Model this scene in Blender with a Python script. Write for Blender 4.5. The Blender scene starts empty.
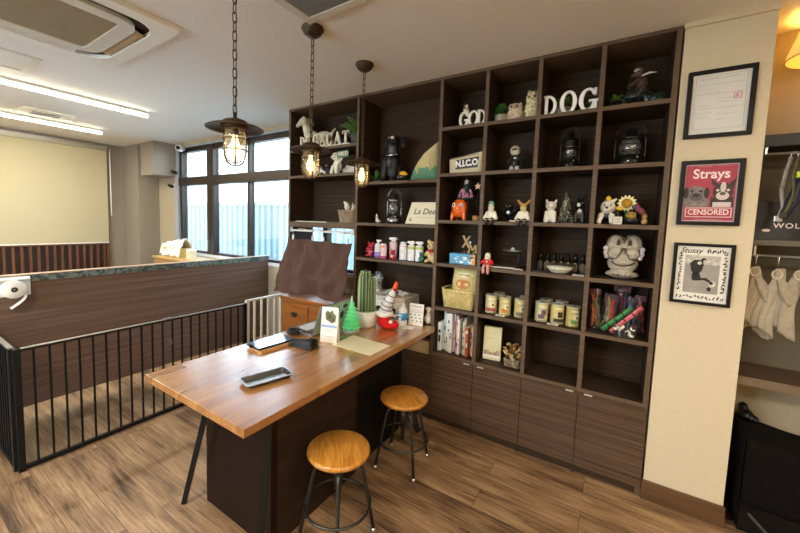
import bpy, bmesh, math, random
from mathutils import Vector, Matrix, Euler, noise as mnoise
random.seed(7)
S = bpy.context.scene
COL = S.collection
PI = math.pi

# ------------------------------------------------------------------ materials
def lin(h):
    h = h.lstrip('#')
    return tuple((lambda v: v/12.92 if v <= .04045 else ((v+.055)/1.055)**2.4)(int(h[i:i+2], 16)/255) for i in (0, 2, 4)) + (1,)

MATS = {}
def M(name, col, rough=.5, metal=0., var=.10, scale=18, bump=0., spec=.5, trans=0., alpha=1., emit=None, estr=0., coat=0.):
    """plain procedural material: a colour with a fine noise variation and optional bump"""
    if name in MATS: return MATS[name]
    m = bpy.data.materials.new(name); m.use_nodes = True
    nt = m.node_tree; N = nt.nodes; L = nt.links
    b = N['Principled BSDF']
    c = lin(col)
    tc = N.new('ShaderNodeTexCoord')
    nz = N.new('ShaderNodeTexNoise'); nz.inputs['Scale'].default_value = scale; nz.inputs['Detail'].default_value = 4
    L.new(tc.outputs['Object'], nz.inputs['Vector'])
    r = N.new('ShaderNodeValToRGB')
    r.color_ramp.elements[0].position = .3; r.color_ramp.elements[1].position = .7
    r.color_ramp.elements[0].color = tuple(max(0, v*(1-var)) for v in c[:3]) + (1,)
    r.color_ramp.elements[1].color = tuple(min(1, v*(1+var)) for v in c[:3]) + (1,)
    L.new(nz.outputs['Fac'], r.inputs['Fac']); L.new(r.outputs['Color'], b.inputs['Base Color'])
    b.inputs['Roughness'].default_value = rough; b.inputs['Metallic'].default_value = metal
    b.inputs['Specular IOR Level'].default_value = spec
    b.inputs['Transmission Weight'].default_value = trans
    b.inputs['Alpha'].default_value = alpha
    b.inputs['Coat Weight'].default_value = coat
    if emit:
        b.inputs['Emission Color'].default_value = lin(emit); b.inputs['Emission Strength'].default_value = estr
    if bump:
        bp = N.new('ShaderNodeBump'); bp.inputs['Strength'].default_value = bump; bp.inputs['Distance'].default_value = .01
        L.new(nz.outputs['Fac'], bp.inputs['Height']); L.new(bp.outputs['Normal'], b.inputs['Normal'])
    MATS[name] = m
    return m

def wood(name, cols, axis='X', rough=.45, fine=60., along=1.6, bump=.08, rings=0., coat=0., spec=.5):
    """streaky wood grain along one object axis"""
    if name in MATS: return MATS[name]
    m = bpy.data.materials.new(name); m.use_nodes = True
    nt = m.node_tree; N = nt.nodes; L = nt.links; b = N['Principled BSDF']
    tc = N.new('ShaderNodeTexCoord'); mp = N.new('ShaderNodeMapping')
    s = [fine, fine, fine]; s['XYZ'.index(axis)] = along
    mp.inputs['Scale'].default_value = s
    L.new(tc.outputs['Object'], mp.inputs['Vector'])
    nz = N.new('ShaderNodeTexNoise'); nz.inputs['Scale'].default_value = 1.; nz.inputs['Detail'].default_value = 6; nz.inputs['Roughness'].default_value = .65
    nz.inputs['Distortion'].default_value = rings
    L.new(mp.outputs['Vector'], nz.inputs['Vector'])
    r = N.new('ShaderNodeValToRGB'); cr = r.color_ramp
    cr.elements[0].position = .28; cr.elements[1].position = .74
    cr.elements[0].color = lin(cols[0]); cr.elements[1].color = lin(cols[-1])
    for i, cc in enumerate(cols[1:-1]):
        e = cr.elements.new(.28 + .46*(i+1)/(len(cols)-1)); e.color = lin(cc)
    L.new(nz.outputs['Fac'], r.inputs['Fac']); L.new(r.outputs['Color'], b.inputs['Base Color'])
    b.inputs['Roughness'].default_value = rough; b.inputs['Coat Weight'].default_value = coat; b.inputs['Coat Roughness'].default_value = .25
    b.inputs['Specular IOR Level'].default_value = spec
    bp = N.new('ShaderNodeBump'); bp.inputs['Strength'].default_value = bump; bp.inputs['Distance'].default_value = .004
    L.new(nz.outputs['Fac'], bp.inputs['Height']); L.new(bp.outputs['Normal'], b.inputs['Normal'])
    MATS[name] = m
    return m

def planks(name, cols, length, width, axis, rough, mortar='#3a2a1c', gap=.0015, fine=55, along=2.2, coat=0., bump=.15, tone=.55, bold=0., spread=.20):
    """boards of one length and width laid along an axis, each board its own tone, grain along it"""
    if name in MATS: return MATS[name]
    m = bpy.data.materials.new(name); m.use_nodes = True
    nt = m.node_tree; N = nt.nodes; L = nt.links; b = N['Principled BSDF']
    tc = N.new('ShaderNodeTexCoord'); mp = N.new('ShaderNodeMapping')
    if axis == 'Y': mp.inputs['Rotation'].default_value = (0, 0, PI/2)
    L.new(tc.outputs['Object'], mp.inputs['Vector'])
    br = N.new('ShaderNodeTexBrick')
    br.offset = .37; br.inputs['Scale'].default_value = 1.
    br.inputs['Brick Width'].default_value = length; br.inputs['Row Height'].default_value = width
    br.inputs['Mortar Size'].default_value = gap; br.inputs['Mortar Smooth'].default_value = .2
    br.inputs['Color1'].default_value = (0, 0, 0, 1); br.inputs['Color2'].default_value = (1, 1, 1, 1); br.inputs['Mortar'].default_value = (.5, .5, .5, 1)
    L.new(mp.outputs['Vector'], br.inputs['Vector'])
    # grain, shifted per board
    mp2 = N.new('ShaderNodeMapping'); mp2.inputs['Scale'].default_value = (along, fine, fine)
    sh = N.new('ShaderNodeVectorMath'); sh.operation = 'MULTIPLY_ADD'; sh.inputs[1].default_value = (3.7, 5.1, 2.3)
    L.new(br.outputs['Color'], sh.inputs[0]); L.new(mp.outputs['Vector'], sh.inputs[2])
    L.new(sh.outputs['Vector'], mp2.inputs['Vector'])
    nz = N.new('ShaderNodeTexNoise'); nz.inputs['Scale'].default_value = 1.; nz.inputs['Detail'].default_value = 7; nz.inputs['Roughness'].default_value = .6
    nz.inputs['Distortion'].default_value = bold
    L.new(mp2.outputs['Vector'], nz.inputs['Vector'])
    big = N.new('ShaderNodeTexNoise'); big.inputs['Scale'].default_value = 3.2; big.inputs['Detail'].default_value = 5
    mp3 = N.new('ShaderNodeMapping'); mp3.inputs['Scale'].default_value = (.8, 3.2, 3)
    L.new(sh.outputs['Vector'], mp3.inputs['Vector']); L.new(mp3.outputs['Vector'], big.inputs['Vector'])
    a1 = N.new('ShaderNodeMath'); a1.operation = 'MULTIPLY'; a1.inputs[1].default_value = .5
    L.new(nz.outputs['Fac'], a1.inputs[0])
    a2 = N.new('ShaderNodeMath'); a2.operation = 'MULTIPLY_ADD'; a2.inputs[1].default_value = .5
    L.new(big.outputs['Fac'], a2.inputs[0]); L.new(a1.outputs[0], a2.inputs[2])
    sp = N.new('ShaderNodeSeparateColor'); L.new(br.outputs['Color'], sp.inputs[0])
    a3 = N.new('ShaderNodeMath'); a3.operation = 'MULTIPLY_ADD'; a3.inputs[1].default_value = tone*.3; 
    L.new(sp.outputs[0], a3.inputs[0]); L.new(a2.outputs[0], a3.inputs[2])
    a4 = N.new('ShaderNodeMath'); a4.operation = 'SUBTRACT'; a4.inputs[1].default_value = tone*.15
    L.new(a3.outputs[0], a4.inputs[0])
    r = N.new('ShaderNodeValToRGB'); cr = r.color_ramp
    cr.elements[0].position = .5-spread; cr.elements[1].position = .5+spread
    cr.elements[0].color = lin(cols[0]); cr.elements[1].color = lin(cols[-1])
    for i, cc in enumerate(cols[1:-1]):
        e = cr.elements.new(.5-spread + 2*spread*(i+1)/(len(cols)-1)); e.color = lin(cc)
    L.new(a4.outputs[0], r.inputs['Fac'])
    mx = N.new('ShaderNodeMix'); mx.data_type = 'RGBA'; mx.inputs[7].default_value = lin(mortar)
    L.new(br.outputs['Fac'], mx.inputs[0]); L.new(r.outputs['Color'], mx.inputs[6]); L.new(mx.outputs[2], b.inputs['Base Color'])
    b.inputs['Roughness'].default_value = rough; b.inputs['Coat Weight'].default_value = coat; b.inputs['Coat Roughness'].default_value = .24; b.inputs['Coat IOR'].default_value = 1.85
    bp = N.new('ShaderNodeBump'); bp.inputs['Strength'].default_value = bump; bp.inputs['Distance'].default_value = .003
    L.new(nz.outputs['Fac'], bp.inputs['Height']); L.new(bp.outputs['Normal'], b.inputs['Normal'])
    MATS[name] = m
    return m

def marble(name, a, v, rough=.3):
    if name in MATS: return MATS[name]
    m = bpy.data.materials.new(name); m.use_nodes = True
    nt = m.node_tree; N = nt.nodes; L = nt.links; b = N['Principled BSDF']
    tc = N.new('ShaderNodeTexCoord'); nz = N.new('ShaderNodeTexNoise'); nz.inputs['Scale'].default_value = 9; nz.inputs['Detail'].default_value = 9; nz.inputs['Distortion'].default_value = 1.6
    L.new(tc.outputs['Object'], nz.inputs['Vector'])
    r = N.new('ShaderNodeValToRGB'); cr = r.color_ramp
    cr.elements[0].position = .44; cr.elements[0].color = lin(a); cr.elements[1].position = .62; cr.elements[1].color = lin(a)
    e = cr.elements.new(.53); e.color = lin(v)
    L.new(nz.outputs['Fac'], r.inputs['Fac']); L.new(r.outputs['Color'], b.inputs['Base Color']); b.inputs['Roughness'].default_value = rough
    MATS[name] = m
    return m

def thin_glass(name, tint='#ffffff', gloss=.08, alpha=.0):
    """thin pane: mostly clear, a little mirror-like"""
    if name in MATS: return MATS[name]
    m = bpy.data.materials.new(name); m.use_nodes = True
    nt = m.node_tree; N = nt.nodes; L = nt.links
    for n in list(N): N.remove(n)
    o = N.new('ShaderNodeOutputMaterial'); t = N.new('ShaderNodeBsdfTransparent'); t.inputs[0].default_value = lin(tint)
    g = N.new('ShaderNodeBsdfGlossy'); g.inputs['Roughness'].default_value = .05
    fr = N.new('ShaderNodeFresnel'); fr.inputs['IOR'].default_value = 1.3
    ad = N.new('ShaderNodeMath'); ad.operation = 'MULTIPLY_ADD'; ad.inputs[1].default_value = .7; ad.inputs[2].default_value = gloss*.3
    L.new(fr.outputs[0], ad.inputs[0])
    mx = N.new('ShaderNodeMixShader'); L.new(ad.outputs[0], mx.inputs[0]); L.new(t.outputs[0], mx.inputs[1]); L.new(g.outputs[0], mx.inputs[2])
    last = mx
    if alpha:
        d = N.new('ShaderNodeBsdfDiffuse'); d.inputs[0].default_value = lin(tint)
        m2 = N.new('ShaderNodeMixShader'); m2.inputs[0].default_value = alpha
        L.new(mx.outputs[0], m2.inputs[1]); L.new(d.outputs[0], m2.inputs[2]); last = m2
    L.new(last.outputs[0], o.inputs[0])
    MATS[name] = m
    return m

# ------------------------------------------------------------------ mesh builder
def frames(pts, closed=False):
    n = len(pts); T = []
    for i in range(n):
        a = pts[(i-1) % n] if (closed or i > 0) else pts[i]
        b = pts[(i+1) % n] if (closed or i < n-1) else pts[i]
        t = (b-a); T.append(t.normalized() if t.length > 1e-9 else Vector((0, 0, 1)))
    u = T[0].orthogonal().normalized(); out = []
    for i in range(n):
        if i:
            q = T[i-1].rotation_difference(T[i]); u = q @ u
        u = (u - T[i]*u.dot(T[i])).normalized()
        out.append((T[i], u, T[i].cross(u)))
    return out

class MB:
    def __init__(s): s.v = []; s.f = []; s.mi = []; s.sm = []
    def _add(s, v, f, m=0, smooth=False):
        o = len(s.v); s.v += [Vector(p) for p in v]
        for q in f: s.f.append(tuple(o+i for i in q)); s.mi.append(m); s.sm.append(smooth)
        return s
    def box(s, x0, x1, y0, y1, z0, z1, m=0, rot=None, c=None):
        v = [Vector((x, y, z)) for x in (x0, x1) for y in (y0, y1) for z in (z0, z1)]
        if rot is not None:
            R = Euler(rot).to_matrix(); cc = Vector(c) if c else Vector(((x0+x1)/2, (y0+y1)/2, (z0+z1)/2))
            v = [R @ (p-cc) + cc for p in v]
        return s._add(v, [(0, 1, 3, 2), (4, 6, 7, 5), (0, 4, 5, 1), (2, 3, 7, 6), (0, 2, 6, 4), (1, 5, 7, 3)], m)
    def lathe(s, prof, c=(0, 0, 0), seg=24, m=0, rot=None, smooth=True, sx=1., sy=1., a0=0.):
        R = Euler(rot).to_matrix() if rot is not None else Matrix.Identity(3)
        c = Vector(c); v = []; f = []; n = len(prof)
        for r, z in prof:
            for k in range(seg):
                a = a0+2*PI*k/seg; v.append(c + R @ Vector((r*math.cos(a)*sx, r*math.sin(a)*sy, z)))
        for i in range(n-1):
            for k in range(seg):
                k2 = (k+1) % seg; f.append((i*seg+k, i*seg+k2, (i+1)*seg+k2, (i+1)*seg+k))
        if prof[0][0] > 1e-6: f.append(tuple(reversed(range(seg))))
        if prof[-1][0] > 1e-6: f.append(tuple((n-1)*seg+k for k in range(seg)))
        return s._add(v, f, m, smooth)
    def cyl(s, c, r, h, seg=20, m=0, r2=None, rot=None, smooth=True):
        r2 = r if r2 is None else r2
        return s.lathe([(r, 0), (r2, h)], c, seg, m, rot, smooth)
    def tube(s, pts, r, seg=8, m=0, closed=False, smooth=True, flat=1.):
        pts = [Vector(p) for p in pts]; fr = frames(pts, closed); n = len(pts); v = []; f = []
        for i, (p, (t, u, w)) in enumerate(zip(pts, fr)):
            ri = r[i] if isinstance(r, (list, tuple)) else r
            for k in range(seg):
                a = 2*PI*k/seg + PI/seg; v.append(p + u*math.cos(a)*ri + w*math.sin(a)*ri*flat)
        for i in range(n if closed else n-1):
            j = (i+1) % n
            for k in range(seg):
                k2 = (k+1) % seg; f.append((i*seg+k, i*seg+k2, j*seg+k2, j*seg+k))
        if not closed:
            f.append(tuple(reversed(range(seg)))); f.append(tuple((n-1)*seg+k for k in range(seg)))
        return s._add(v, f, m, smooth)
    def ell(s, c, r, rot=None, seg=16, m=0):
        if not isinstance(r, (list, tuple)): r = (r, r, r)
        R = Euler(rot).to_matrix() if rot is not None else Matrix.Identity(3); c = Vector(c)
        rings = max(6, seg//2); v = [c + R @ Vector((0, 0, -r[2]))]; f = []
        for i in range(1, rings):
            t = -PI/2 + PI*i/rings
            for k in range(seg):
                a = 2*PI*k/seg; v.append(c + R @ Vector((r[0]*math.cos(t)*math.cos(a), r[1]*math.cos(t)*math.sin(a), r[2]*math.sin(t))))
        v.append(c + R @ Vector((0, 0, r[2]))); top = len(v)-1
        for k in range(seg):
            k2 = (k+1) % seg
            f.append((0, 1+k2, 1+k)); f.append((top, top-seg+k, top-seg+k2))
            for i in range(rings-2):
                f.append((1+i*seg+k, 1+i*seg+k2, 1+(i+1)*seg+k2, 1+(i+1)*seg+k))
        return s._add(v, f, m, True)
    def prism(s, poly, d0, d1, plane='xz', m=0, smooth=False):
        """outline extruded: 'xz' from y=d0 to d1, 'yz' along x, 'xy' along z"""
        P = {'xz': lambda a, b, d: (a, d, b), 'yz': lambda a, b, d: (d, a, b), 'xy': lambda a, b, d: (a, b, d)}[plane]
        n = len(poly); v = [P(a, b, d0) for a, b in poly] + [P(a, b, d1) for a, b in poly]
        f = [tuple(range(n)), tuple(reversed(range(n, 2*n)))] + [(i, n+i, n+(i+1) % n, (i+1) % n) for i in range(n)]
        o = len(s.f); s._add(v, f, m)
        return s
    def ring(s, outer, inner, d0, d1, plane='xz', m=0, closed=True):
        """band between two outlines with the same number of points, extruded"""
        P = {'xz': lambda a, b, d: (a, d, b), 'yz': lambda a, b, d: (d, a, b), 'xy': lambda a, b, d: (a, b, d)}[plane]
        n = len(outer); v = []
        for L_, d in ((outer, d0), (inner, d0), (outer, d1), (inner, d1)): v += [P(a, b, d) for a, b in L_]
        f = []
        for i in range(n if closed else n-1):
            j = (i+1) % n
            f += [(i, j, n+j, n+i), (2*n+i, 3*n+i, 3*n+j, 2*n+j), (i, 2*n+i, 2*n+j, j), (n+i, n+j, 3*n+j, 3*n+i)]
        if not closed:
            f += [(0, n, 3*n, 2*n), (n-1, 3*n-1, 4*n-1, 2*n-1)]
        return s._add(v, f, m)
    def grid(s, fn, nu, nv, m=0, smooth=True):
        v = [fn(i/nu, j/nv) for j in range(nv+1) for i in range(nu+1)]
        f = [(j*(nu+1)+i, j*(nu+1)+i+1, (j+1)*(nu+1)+i+1, (j+1)*(nu+1)+i) for j in range(nv) for i in range(nu)]
        return s._add(v, f, m, smooth)
    def xf(s, loc=(0, 0, 0), rot=(0, 0, 0), sc=1., start=0):
        R = Euler(rot).to_matrix(); l = Vector(loc)
        for i in range(start, len(s.v)): s.v[i] = R @ (s.v[i]*sc) + l
        return s
    def join(s, o, m=None):
        k = len(s.v); s.v += o.v; s.f += [tuple(i+k for i in q) for q in o.f]; s.mi += o.mi if m is None else [m]*len(o.mi); s.sm += o.sm
        return s
    def mesh(s, name, mats):
        me = bpy.data.meshes.new(name); me.from_pydata([tuple(p) for p in s.v], [], s.f)
        for m in (mats if isinstance(mats, (list, tuple)) else [mats]): me.materials.append(m)
        me.polygons.foreach_set('material_index', s.mi); me.polygons.foreach_set('use_smooth', s.sm)
        bm = bmesh.new(); bm.from_mesh(me); bmesh.ops.recalc_face_normals(bm, faces=bm.faces); bm.to_mesh(me); bm.free()
        me.update()
        return me

def obj(name, mb, mats, parent=None, loc=None, rot=None, bevel=0., bseg=2, solid=0.):
    me = mb.mesh(name, mats) if isinstance(mb, MB) else mb
    o = bpy.data.objects.new(name, me); COL.objects.link(o)
    if parent is not None: o.parent = parent
    if loc is not None: o.location = loc
    if rot is not None: o.rotation_euler = rot
    if solid:
        md = o.modifiers.new('thick', 'SOLIDIFY'); md.thickness = solid; md.offset = 0
    if bevel:
        md = o.modifiers.new('edge', 'BEVEL'); md.width = bevel; md.segments = bseg; md.limit_method = 'ANGLE'; md.angle_limit = .7
    return o

def tag(o, label, cat, group=None):
    o['label'] = label; o['category'] = cat
    if group: o['group'] = group
    return o
def thing(name, label, cat, loc=(0, 0, 0), rz=0., group=None):
    o = bpy.data.objects.new(name, None); COL.objects.link(o); o.empty_display_size = .05
    o.location = loc; o.rotation_euler = (0, 0, rz)
    return tag(o, label, cat, group)
def struct(name, mb, mats, parent=None, **k):
    o = obj(name, mb, mats, parent, **k)
    if parent is None: o['kind'] = 'structure'
    return o
def copy_tree(o, parent=None):
    c = o.copy(); COL.objects.link(c)
    if parent is not None: c.parent = parent
    for ch in list(o.children): copy_tree(ch, c)
    return c

def bake(o):
    """apply an object's modifiers into its mesh"""
    dg = bpy.context.evaluated_depsgraph_get(); dg.update()
    me = bpy.data.meshes.new_from_object(o.evaluated_get(dg)); old = o.data
    o.modifiers.clear(); o.data = me
    return o

def blob(name, ells, mats, parent=None, vox=.004, smooth=3, loc=None, rot=None):
    """one continuous surface grown around ellipsoids / tapering limbs; each face takes the colour of the limb it lies on.
    entry: (centre, radii, rot, colour) or ('limb', p0, p1, r0, r1, colour)"""
    L_ = []
    for e in ells:
        if e[0] == 'limb':
            _, p0, p1, r0, r1, k = e; p0 = Vector(p0); p1 = Vector(p1)
            n = max(2, int((p1-p0).length/(min(r0, r1)*.45))+1)
            for i in range(n+1):
                t = i/n; r = r0+(r1-r0)*t; L_.append((p0.lerp(p1, t), (r, r, r), None, k))
        else:
            c, r, ro, k = e; L_.append((Vector(c), r if isinstance(r, (list, tuple)) else (r, r, r), ro, k))
    mb = MB()
    for c, r, ro, k in L_: mb.ell(c, r, ro, seg=12)
    o = obj(name, mb, mats, parent, loc=loc, rot=rot)
    md = o.modifiers.new('r', 'REMESH'); md.mode = 'VOXEL'; md.voxel_size = vox
    if smooth:
        md = o.modifiers.new('s', 'SMOOTH'); md.iterations = smooth; md.factor = .5
    bake(o)
    me = o.data
    me.materials.clear()
    for m in (mats if isinstance(mats, (list, tuple)) else [mats]): me.materials.append(m)
    inv = [(c, Euler(ro).to_matrix().transposed() if ro is not None else None, r, k) for c, r, ro, k in L_]
    many = isinstance(mats, (list, tuple)) and len(mats) > 1
    for p in me.polygons:
        p.use_smooth = True; p.material_index = 0
        if many:
            q = p.center; best = 1e9
            for c, R, r, k in inv:
                d = q-c
                if R is not None: d = R @ d
                s_ = math.sqrt((d.x/r[0])**2+(d.y/r[1])**2+(d.z/r[2])**2)
                if abs(s_-1) < best: best = abs(s_-1); p.material_index = k
    return o

def text(name, body, size, mat, parent=None, loc=(0, 0, 0), rot=(PI/2, 0, 0), depth=.001, bold=0., align='CENTER', sx=1., space=1., shear=0.):
    cu = bpy.data.curves.new(name, 'FONT'); cu.body = body; cu.size = size; cu.extrude = depth; cu.offset = bold
    cu.align_x = align; cu.align_y = 'BOTTOM_BASELINE' if False else 'CENTER'; cu.space_character = space; cu.shear = shear; cu.resolution_u = 4
    o = bpy.data.objects.new(name, cu); COL.objects.link(o)
    dg = bpy.context.evaluated_depsgraph_get(); dg.update()
    me = bpy.data.meshes.new_from_object(o.evaluated_get(dg)); COL.objects.unlink(o); bpy.data.objects.remove(o)
    me.materials.clear(); me.materials.append(mat)
    q = bpy.data.objects.new(name, me); COL.objects.link(q)
    if parent is not None: q.parent = parent
    q.location = loc; q.rotation_euler = rot; q.scale = (sx, 1, 1)
    return q

def rrect(x0, x1, y0, y1, r, n=6):
    out = []
    for cx, cy, a in ((x1-r, y1-r, 0), (x0+r, y1-r, PI/2), (x0+r, y0+r, PI), (x1-r, y0+r, 3*PI/2)):
        for i in range(n+1):
            t = a+PI/2*i/n; out.append((cx+r*math.cos(t), cy+r*math.sin(t)))
    return out
def squiggle(mb, x0, x1, z, y, h, n, r=.0006, seed=0, m=0):
    """a run of small unreadable pen strokes"""
    rr = random.Random(seed)
    for i in range(n):
        a = x0+(x1-x0)*(i+.15)/n; b = x0+(x1-x0)*(i+.8)/n
        p = [(a+(b-a)*k/3, y, z+h*rr.uniform(-.5, .5)) for k in range(4)]
        mb.tube(p, r, 4, m)
    return mb

# ------------------------------------------------------------------ palette
m_ceil = M('ceiling_paint', '#efebe3', .9, var=.02, scale=40)
m_wall = M('grey_wallpaper', '#928879', .9, var=.03, scale=60, bump=.05)
m_cream = M('cream_wallpaper', '#cfc1a2', .85, var=.03, scale=50, bump=.05)
m_alcove = M('alcove_paint', '#b7a88a', .9, var=.03, scale=30)
m_floor = planks('floor_planks', ['#4c3827', '#73583e', '#917150', '#a78862'], 1.25, .15, 'X', .42, '#45352a', .0010, 62, 3.2, tone=.26, bold=1.2, spread=.13)
m_shelf = wood('dark_laminate', ['#241b15', '#352920', '#463629', '#57463a'], 'X', .5, 95, 1.3, spec=.2)
m_shelfv = wood('dark_laminate_upright', ['#241b15', '#352920', '#443428', '#54433a'], 'X', .5, 95, 1.3, spec=.2)
m_back = wood('dark_laminate_back', ['#2b1f16', '#3d2d21', '#503d2c'], 'X', .6, 60, .9, spec=.15)
m_door = wood('door_laminate', ['#3a2a1f', '#4c392b', '#5f4a39', '#6d5745'], 'X', .45, 120, 1.2, spec=.25)
m_edge = wood('edge_laminate', ['#4f3f31', '#62503f', '#735f4c'], 'X', .5, 60, 3, spec=.2)
m_part = wood('walnut_panel', ['#584338', '#6d5547', '#826756'], 'Y', .4, 45, .8, spec=.3)
m_top = planks('butcher_block', ['#8a5829', '#9f6a36', '#b37e47', '#c49358'], .62, .075, 'Y', .26, '#8a5a2c', .0002, 24, 2.2, coat=1., tone=.5, bold=.0, bump=.0)
m_oak = wood('stool_oak', ['#8a5418', '#b67728', '#c98c3a', '#d89c48'], 'X', .3, 26, 4, rings=2.2, coat=.6)
m_pine = wood('orange_pine', ['#6e3a12', '#8d521c', '#a36528'], 'X', .35, 38, 2.5, coat=.4)
m_ped = wood('pedestal_laminate', ['#150d09', '#241812', '#35251b', '#463226'], 'Y', .45, 90, 1., spec=.25)
m_pedend = M('pedestal_end', '#1d110b', .45, var=.06, spec=.12)
m_black = M('black_lacquer', '#0b0a0a', .45, var=.1, spec=.25)
m_blackm = M('black_iron', '#101113', .5, .0, var=.15, spec=.3)
m_steel = M('gunmetal', '#4b4a48', .38, .85, var=.08)
m_chrome = M('chrome', '#c9c9c6', .15, 1., var=.02)
m_silver = M('silver', '#b3b3b2', .3, .9, var=.03)
m_white = M('white_plastic', '#e8e6e0', .45, var=.02)
m_offw = M('offwhite_plastic', '#d9d4c6', .5, var=.03)
m_paper = M('paper', '#f0ece2', .8, var=.02)
m_brass = M('aged_bronze', '#4d3e2e', .45, .7, var=.2, scale=40)
m_alu = M('bronze_window', '#3b322c', .4, .5, var=.06)
m_reveal = M('grey_reveal', '#9aa3ad', .6, var=.03)
m_glass = thin_glass('window_pane', '#f3fbff', .12)
m_jar = thin_glass('jar_glass', '#f8f6ee', .25, .10)
m_ink = M('ink', '#1a1a1a', .7, var=.05)
m_red = M('red_paint', '#c0161a', .45, var=.08)
m_felt = M('red_felt', '#d3100f', .9, var=.1, scale=90, bump=.1)
m_yel = M('yellow_paint', '#e8b520', .5, var=.06)
m_blk = M('black_resin', '#131313', .35, var=.15)
m_leaf = M('leaf_green', '#6aa047', .5, var=.35, scale=25)
m_leafd = M('leaf_dark', '#47793a', .5, var=.35, scale=25)
m_bone = M('bone_white', '#d9d2bf', .6, var=.06)
m_gold = M('straw_gold', '#c9a45c', .5, var=.12)

# ------------------------------------------------------------------ the room
CZ = 2.42; WY = .33; XL = -3.66; XR = 5.0; YF = -4.6
struct('floor', MB().box(XL-.2, XR+.2, YF-.2, WY+.15, -.06, 0), m_floor)
struct('ceiling', MB().box(XL-.2, XR+.2, YF-.2, WY+.15, CZ, CZ+.08), m_ceil)
wx0, wx1, wz0, wz1 = -2.64, 1.25, .93, 2.35
mb = MB()
mb.box(XL-.2, wx0-.1, WY, WY+.14, 0, CZ); mb.box(wx0-.1, wx1, WY, WY+.14, 0, wz0-.03); mb.box(wx0-.1, wx1, WY, WY+.14, wz1, CZ); mb.box(wx1, XR+.2, WY, WY+.14, 0, CZ)
struct('wall_back', mb, M('beige_wallpaper', '#b0a288', .85, var=.03, scale=50, bump=.05))
struct('wall_left', MB().box(XL-.14, XL, YF, WY, 0, CZ), m_wall)
mb = MB(); mb.box(XR, XR+.14, YF, WY, 0, CZ)
struct('wall_right', mb, m_cream)
# unseen wall behind the viewer; its window is added to light the shelf fronts
mb = MB(); mb.box(XL, -1.2, YF-.14, YF, 0, CZ); mb.box(-1.2, 1.2, YF-.14, YF, 0, .6); mb.box(-1.2, 1.2, YF-.14, YF, 2.2, CZ); mb.box(1.2, XR, YF-.14, YF, 0, CZ)
struct('wall_front', mb, m_cream)
w2 = struct('unseen_window', MB().box(-1.2, 1.2, YF-.1, YF-.04, .6, .67).box(-1.2, 1.2, YF-.1, YF-.04, 2.13, 2.2).box(-1.2, -1.13, YF-.1, YF-.04, .67, 2.13).box(1.13, 1.2, YF-.1, YF-.04, .67, 2.13).box(-.03, .03, YF-.1, YF-.04, .67, 2.13), m_alu)
struct('window_pane', MB().box(-1.13, 1.13, YF-.075, YF-.069, .67, 2.13), m_glass, w2)

# bronze window in the back wall: two rows of panes
y0, y1 = WY+.02, WY+.09
fr = MB()
fr.box(wx0, wx0+.05, y0, y1, wz0, wz1); fr.box(wx0, wx1, y0, y1, wz1-.055, wz1); fr.box(wx0, wx1, y0, y1, wz0, wz0+.03)
fr.box(wx1-.05, wx1, y0, y1, wz0, wz1)
fr.box(wx0, wx1, y0-.02, y1+.01, 1.845, 1.955)
fr.box(-1.95, -1.878, y0-.01, y1, wz0, wz1); fr.box(-1.868, -1.80, y0-.01, y1, wz0, wz1)
fr.box(-1.11, -1.07, y0, y1, wz0, wz1); fr.box(.1, .16, y0, y1, wz0, wz1)
w1 = struct('window_1', fr, m_alu)
pn = MB()
xs = [wx0+.05, -1.95, -1.80, -1.11, -1.07, .1, .16, wx1-.05]
for a in (0, 2, 4, 6):
    for z0, z1 in ((wz0+.03, 1.845), (1.955, wz1-.055)):
        pn.box(xs[a], xs[a+1], y0+.035, y0+.041, z0, z1)
struct('window_pane', pn, m_glass, w1)
struct('window_sill', MB().box(wx0-.1, wx1, WY-.008, WY+.14, wz0-.035, wz0), M('sill_paint', '#dfe4ea', .5, var=.02), w1)
struct('window_frame', MB().box(wx0-.1, wx0, WY-.004, WY+.13, wz0, wz1).box(wx0-.1, wx1, WY-.012, WY+.02, wz1, wz1+.022), m_reveal, w1)
# corner pillar and boxed duct
struct('pillar', MB().box(XL, -3.20, .05, WY, 0, CZ), m_wall, bevel=.004)
struct('trim_1', MB().box(-3.10, -2.70, .045, WY, 1.97, CZ), m_wall, bevel=.004)
# slatted wainscot under the blind
sl = MB(); sl.box(XL, XL+.02, -4.2, -.205, .02, 1.02)
struct('trim_2', sl, M('wainscot_back', '#2a1d18', .5, var=.15))
sl = MB()
k = 0; yy = -.235
while yy > -4.15:
    sl.box(XL+.02, XL+.045, yy-.014, yy+.014, .02, 1.0); yy -= .078
sl.box(XL+.02, XL+.05, -4.2, -.19, .98, 1.02); sl.box(XL+.02, XL+.05, -.205, -.175, .02, 1.02)
struct('trim_3', sl, wood('slat_wood', ['#4d2f1f', '#67402b', '#7b5038'], 'Z', .45, 50, 2))
struct('baseboard_left', MB().box(XL, XL+.015, -.17, .05, 0, .08), m_offw)
# cream pier right of the shelves, with its baseboard, and the alcove behind it
struct('wall_pier', MB().box(2.765, 3.079, .0, WY, .0, CZ), m_cream, bevel=.003)
struct('baseboard_right', MB().box(2.757, 3.085, -.014, .0, .0, .105), wood('baseboard_wood', ['#4a341f', '#5b4128', '#684c31'], 'X', .4, 60, 2), bevel=.002)
struct('trim_4', MB().box(2.76, 3.079, -.012, .0, CZ-.022, CZ), m_cream)
struct('baseboard_back', MB().box(3.08, XR, WY-.012, WY, 0, .08), m_alu)
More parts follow.
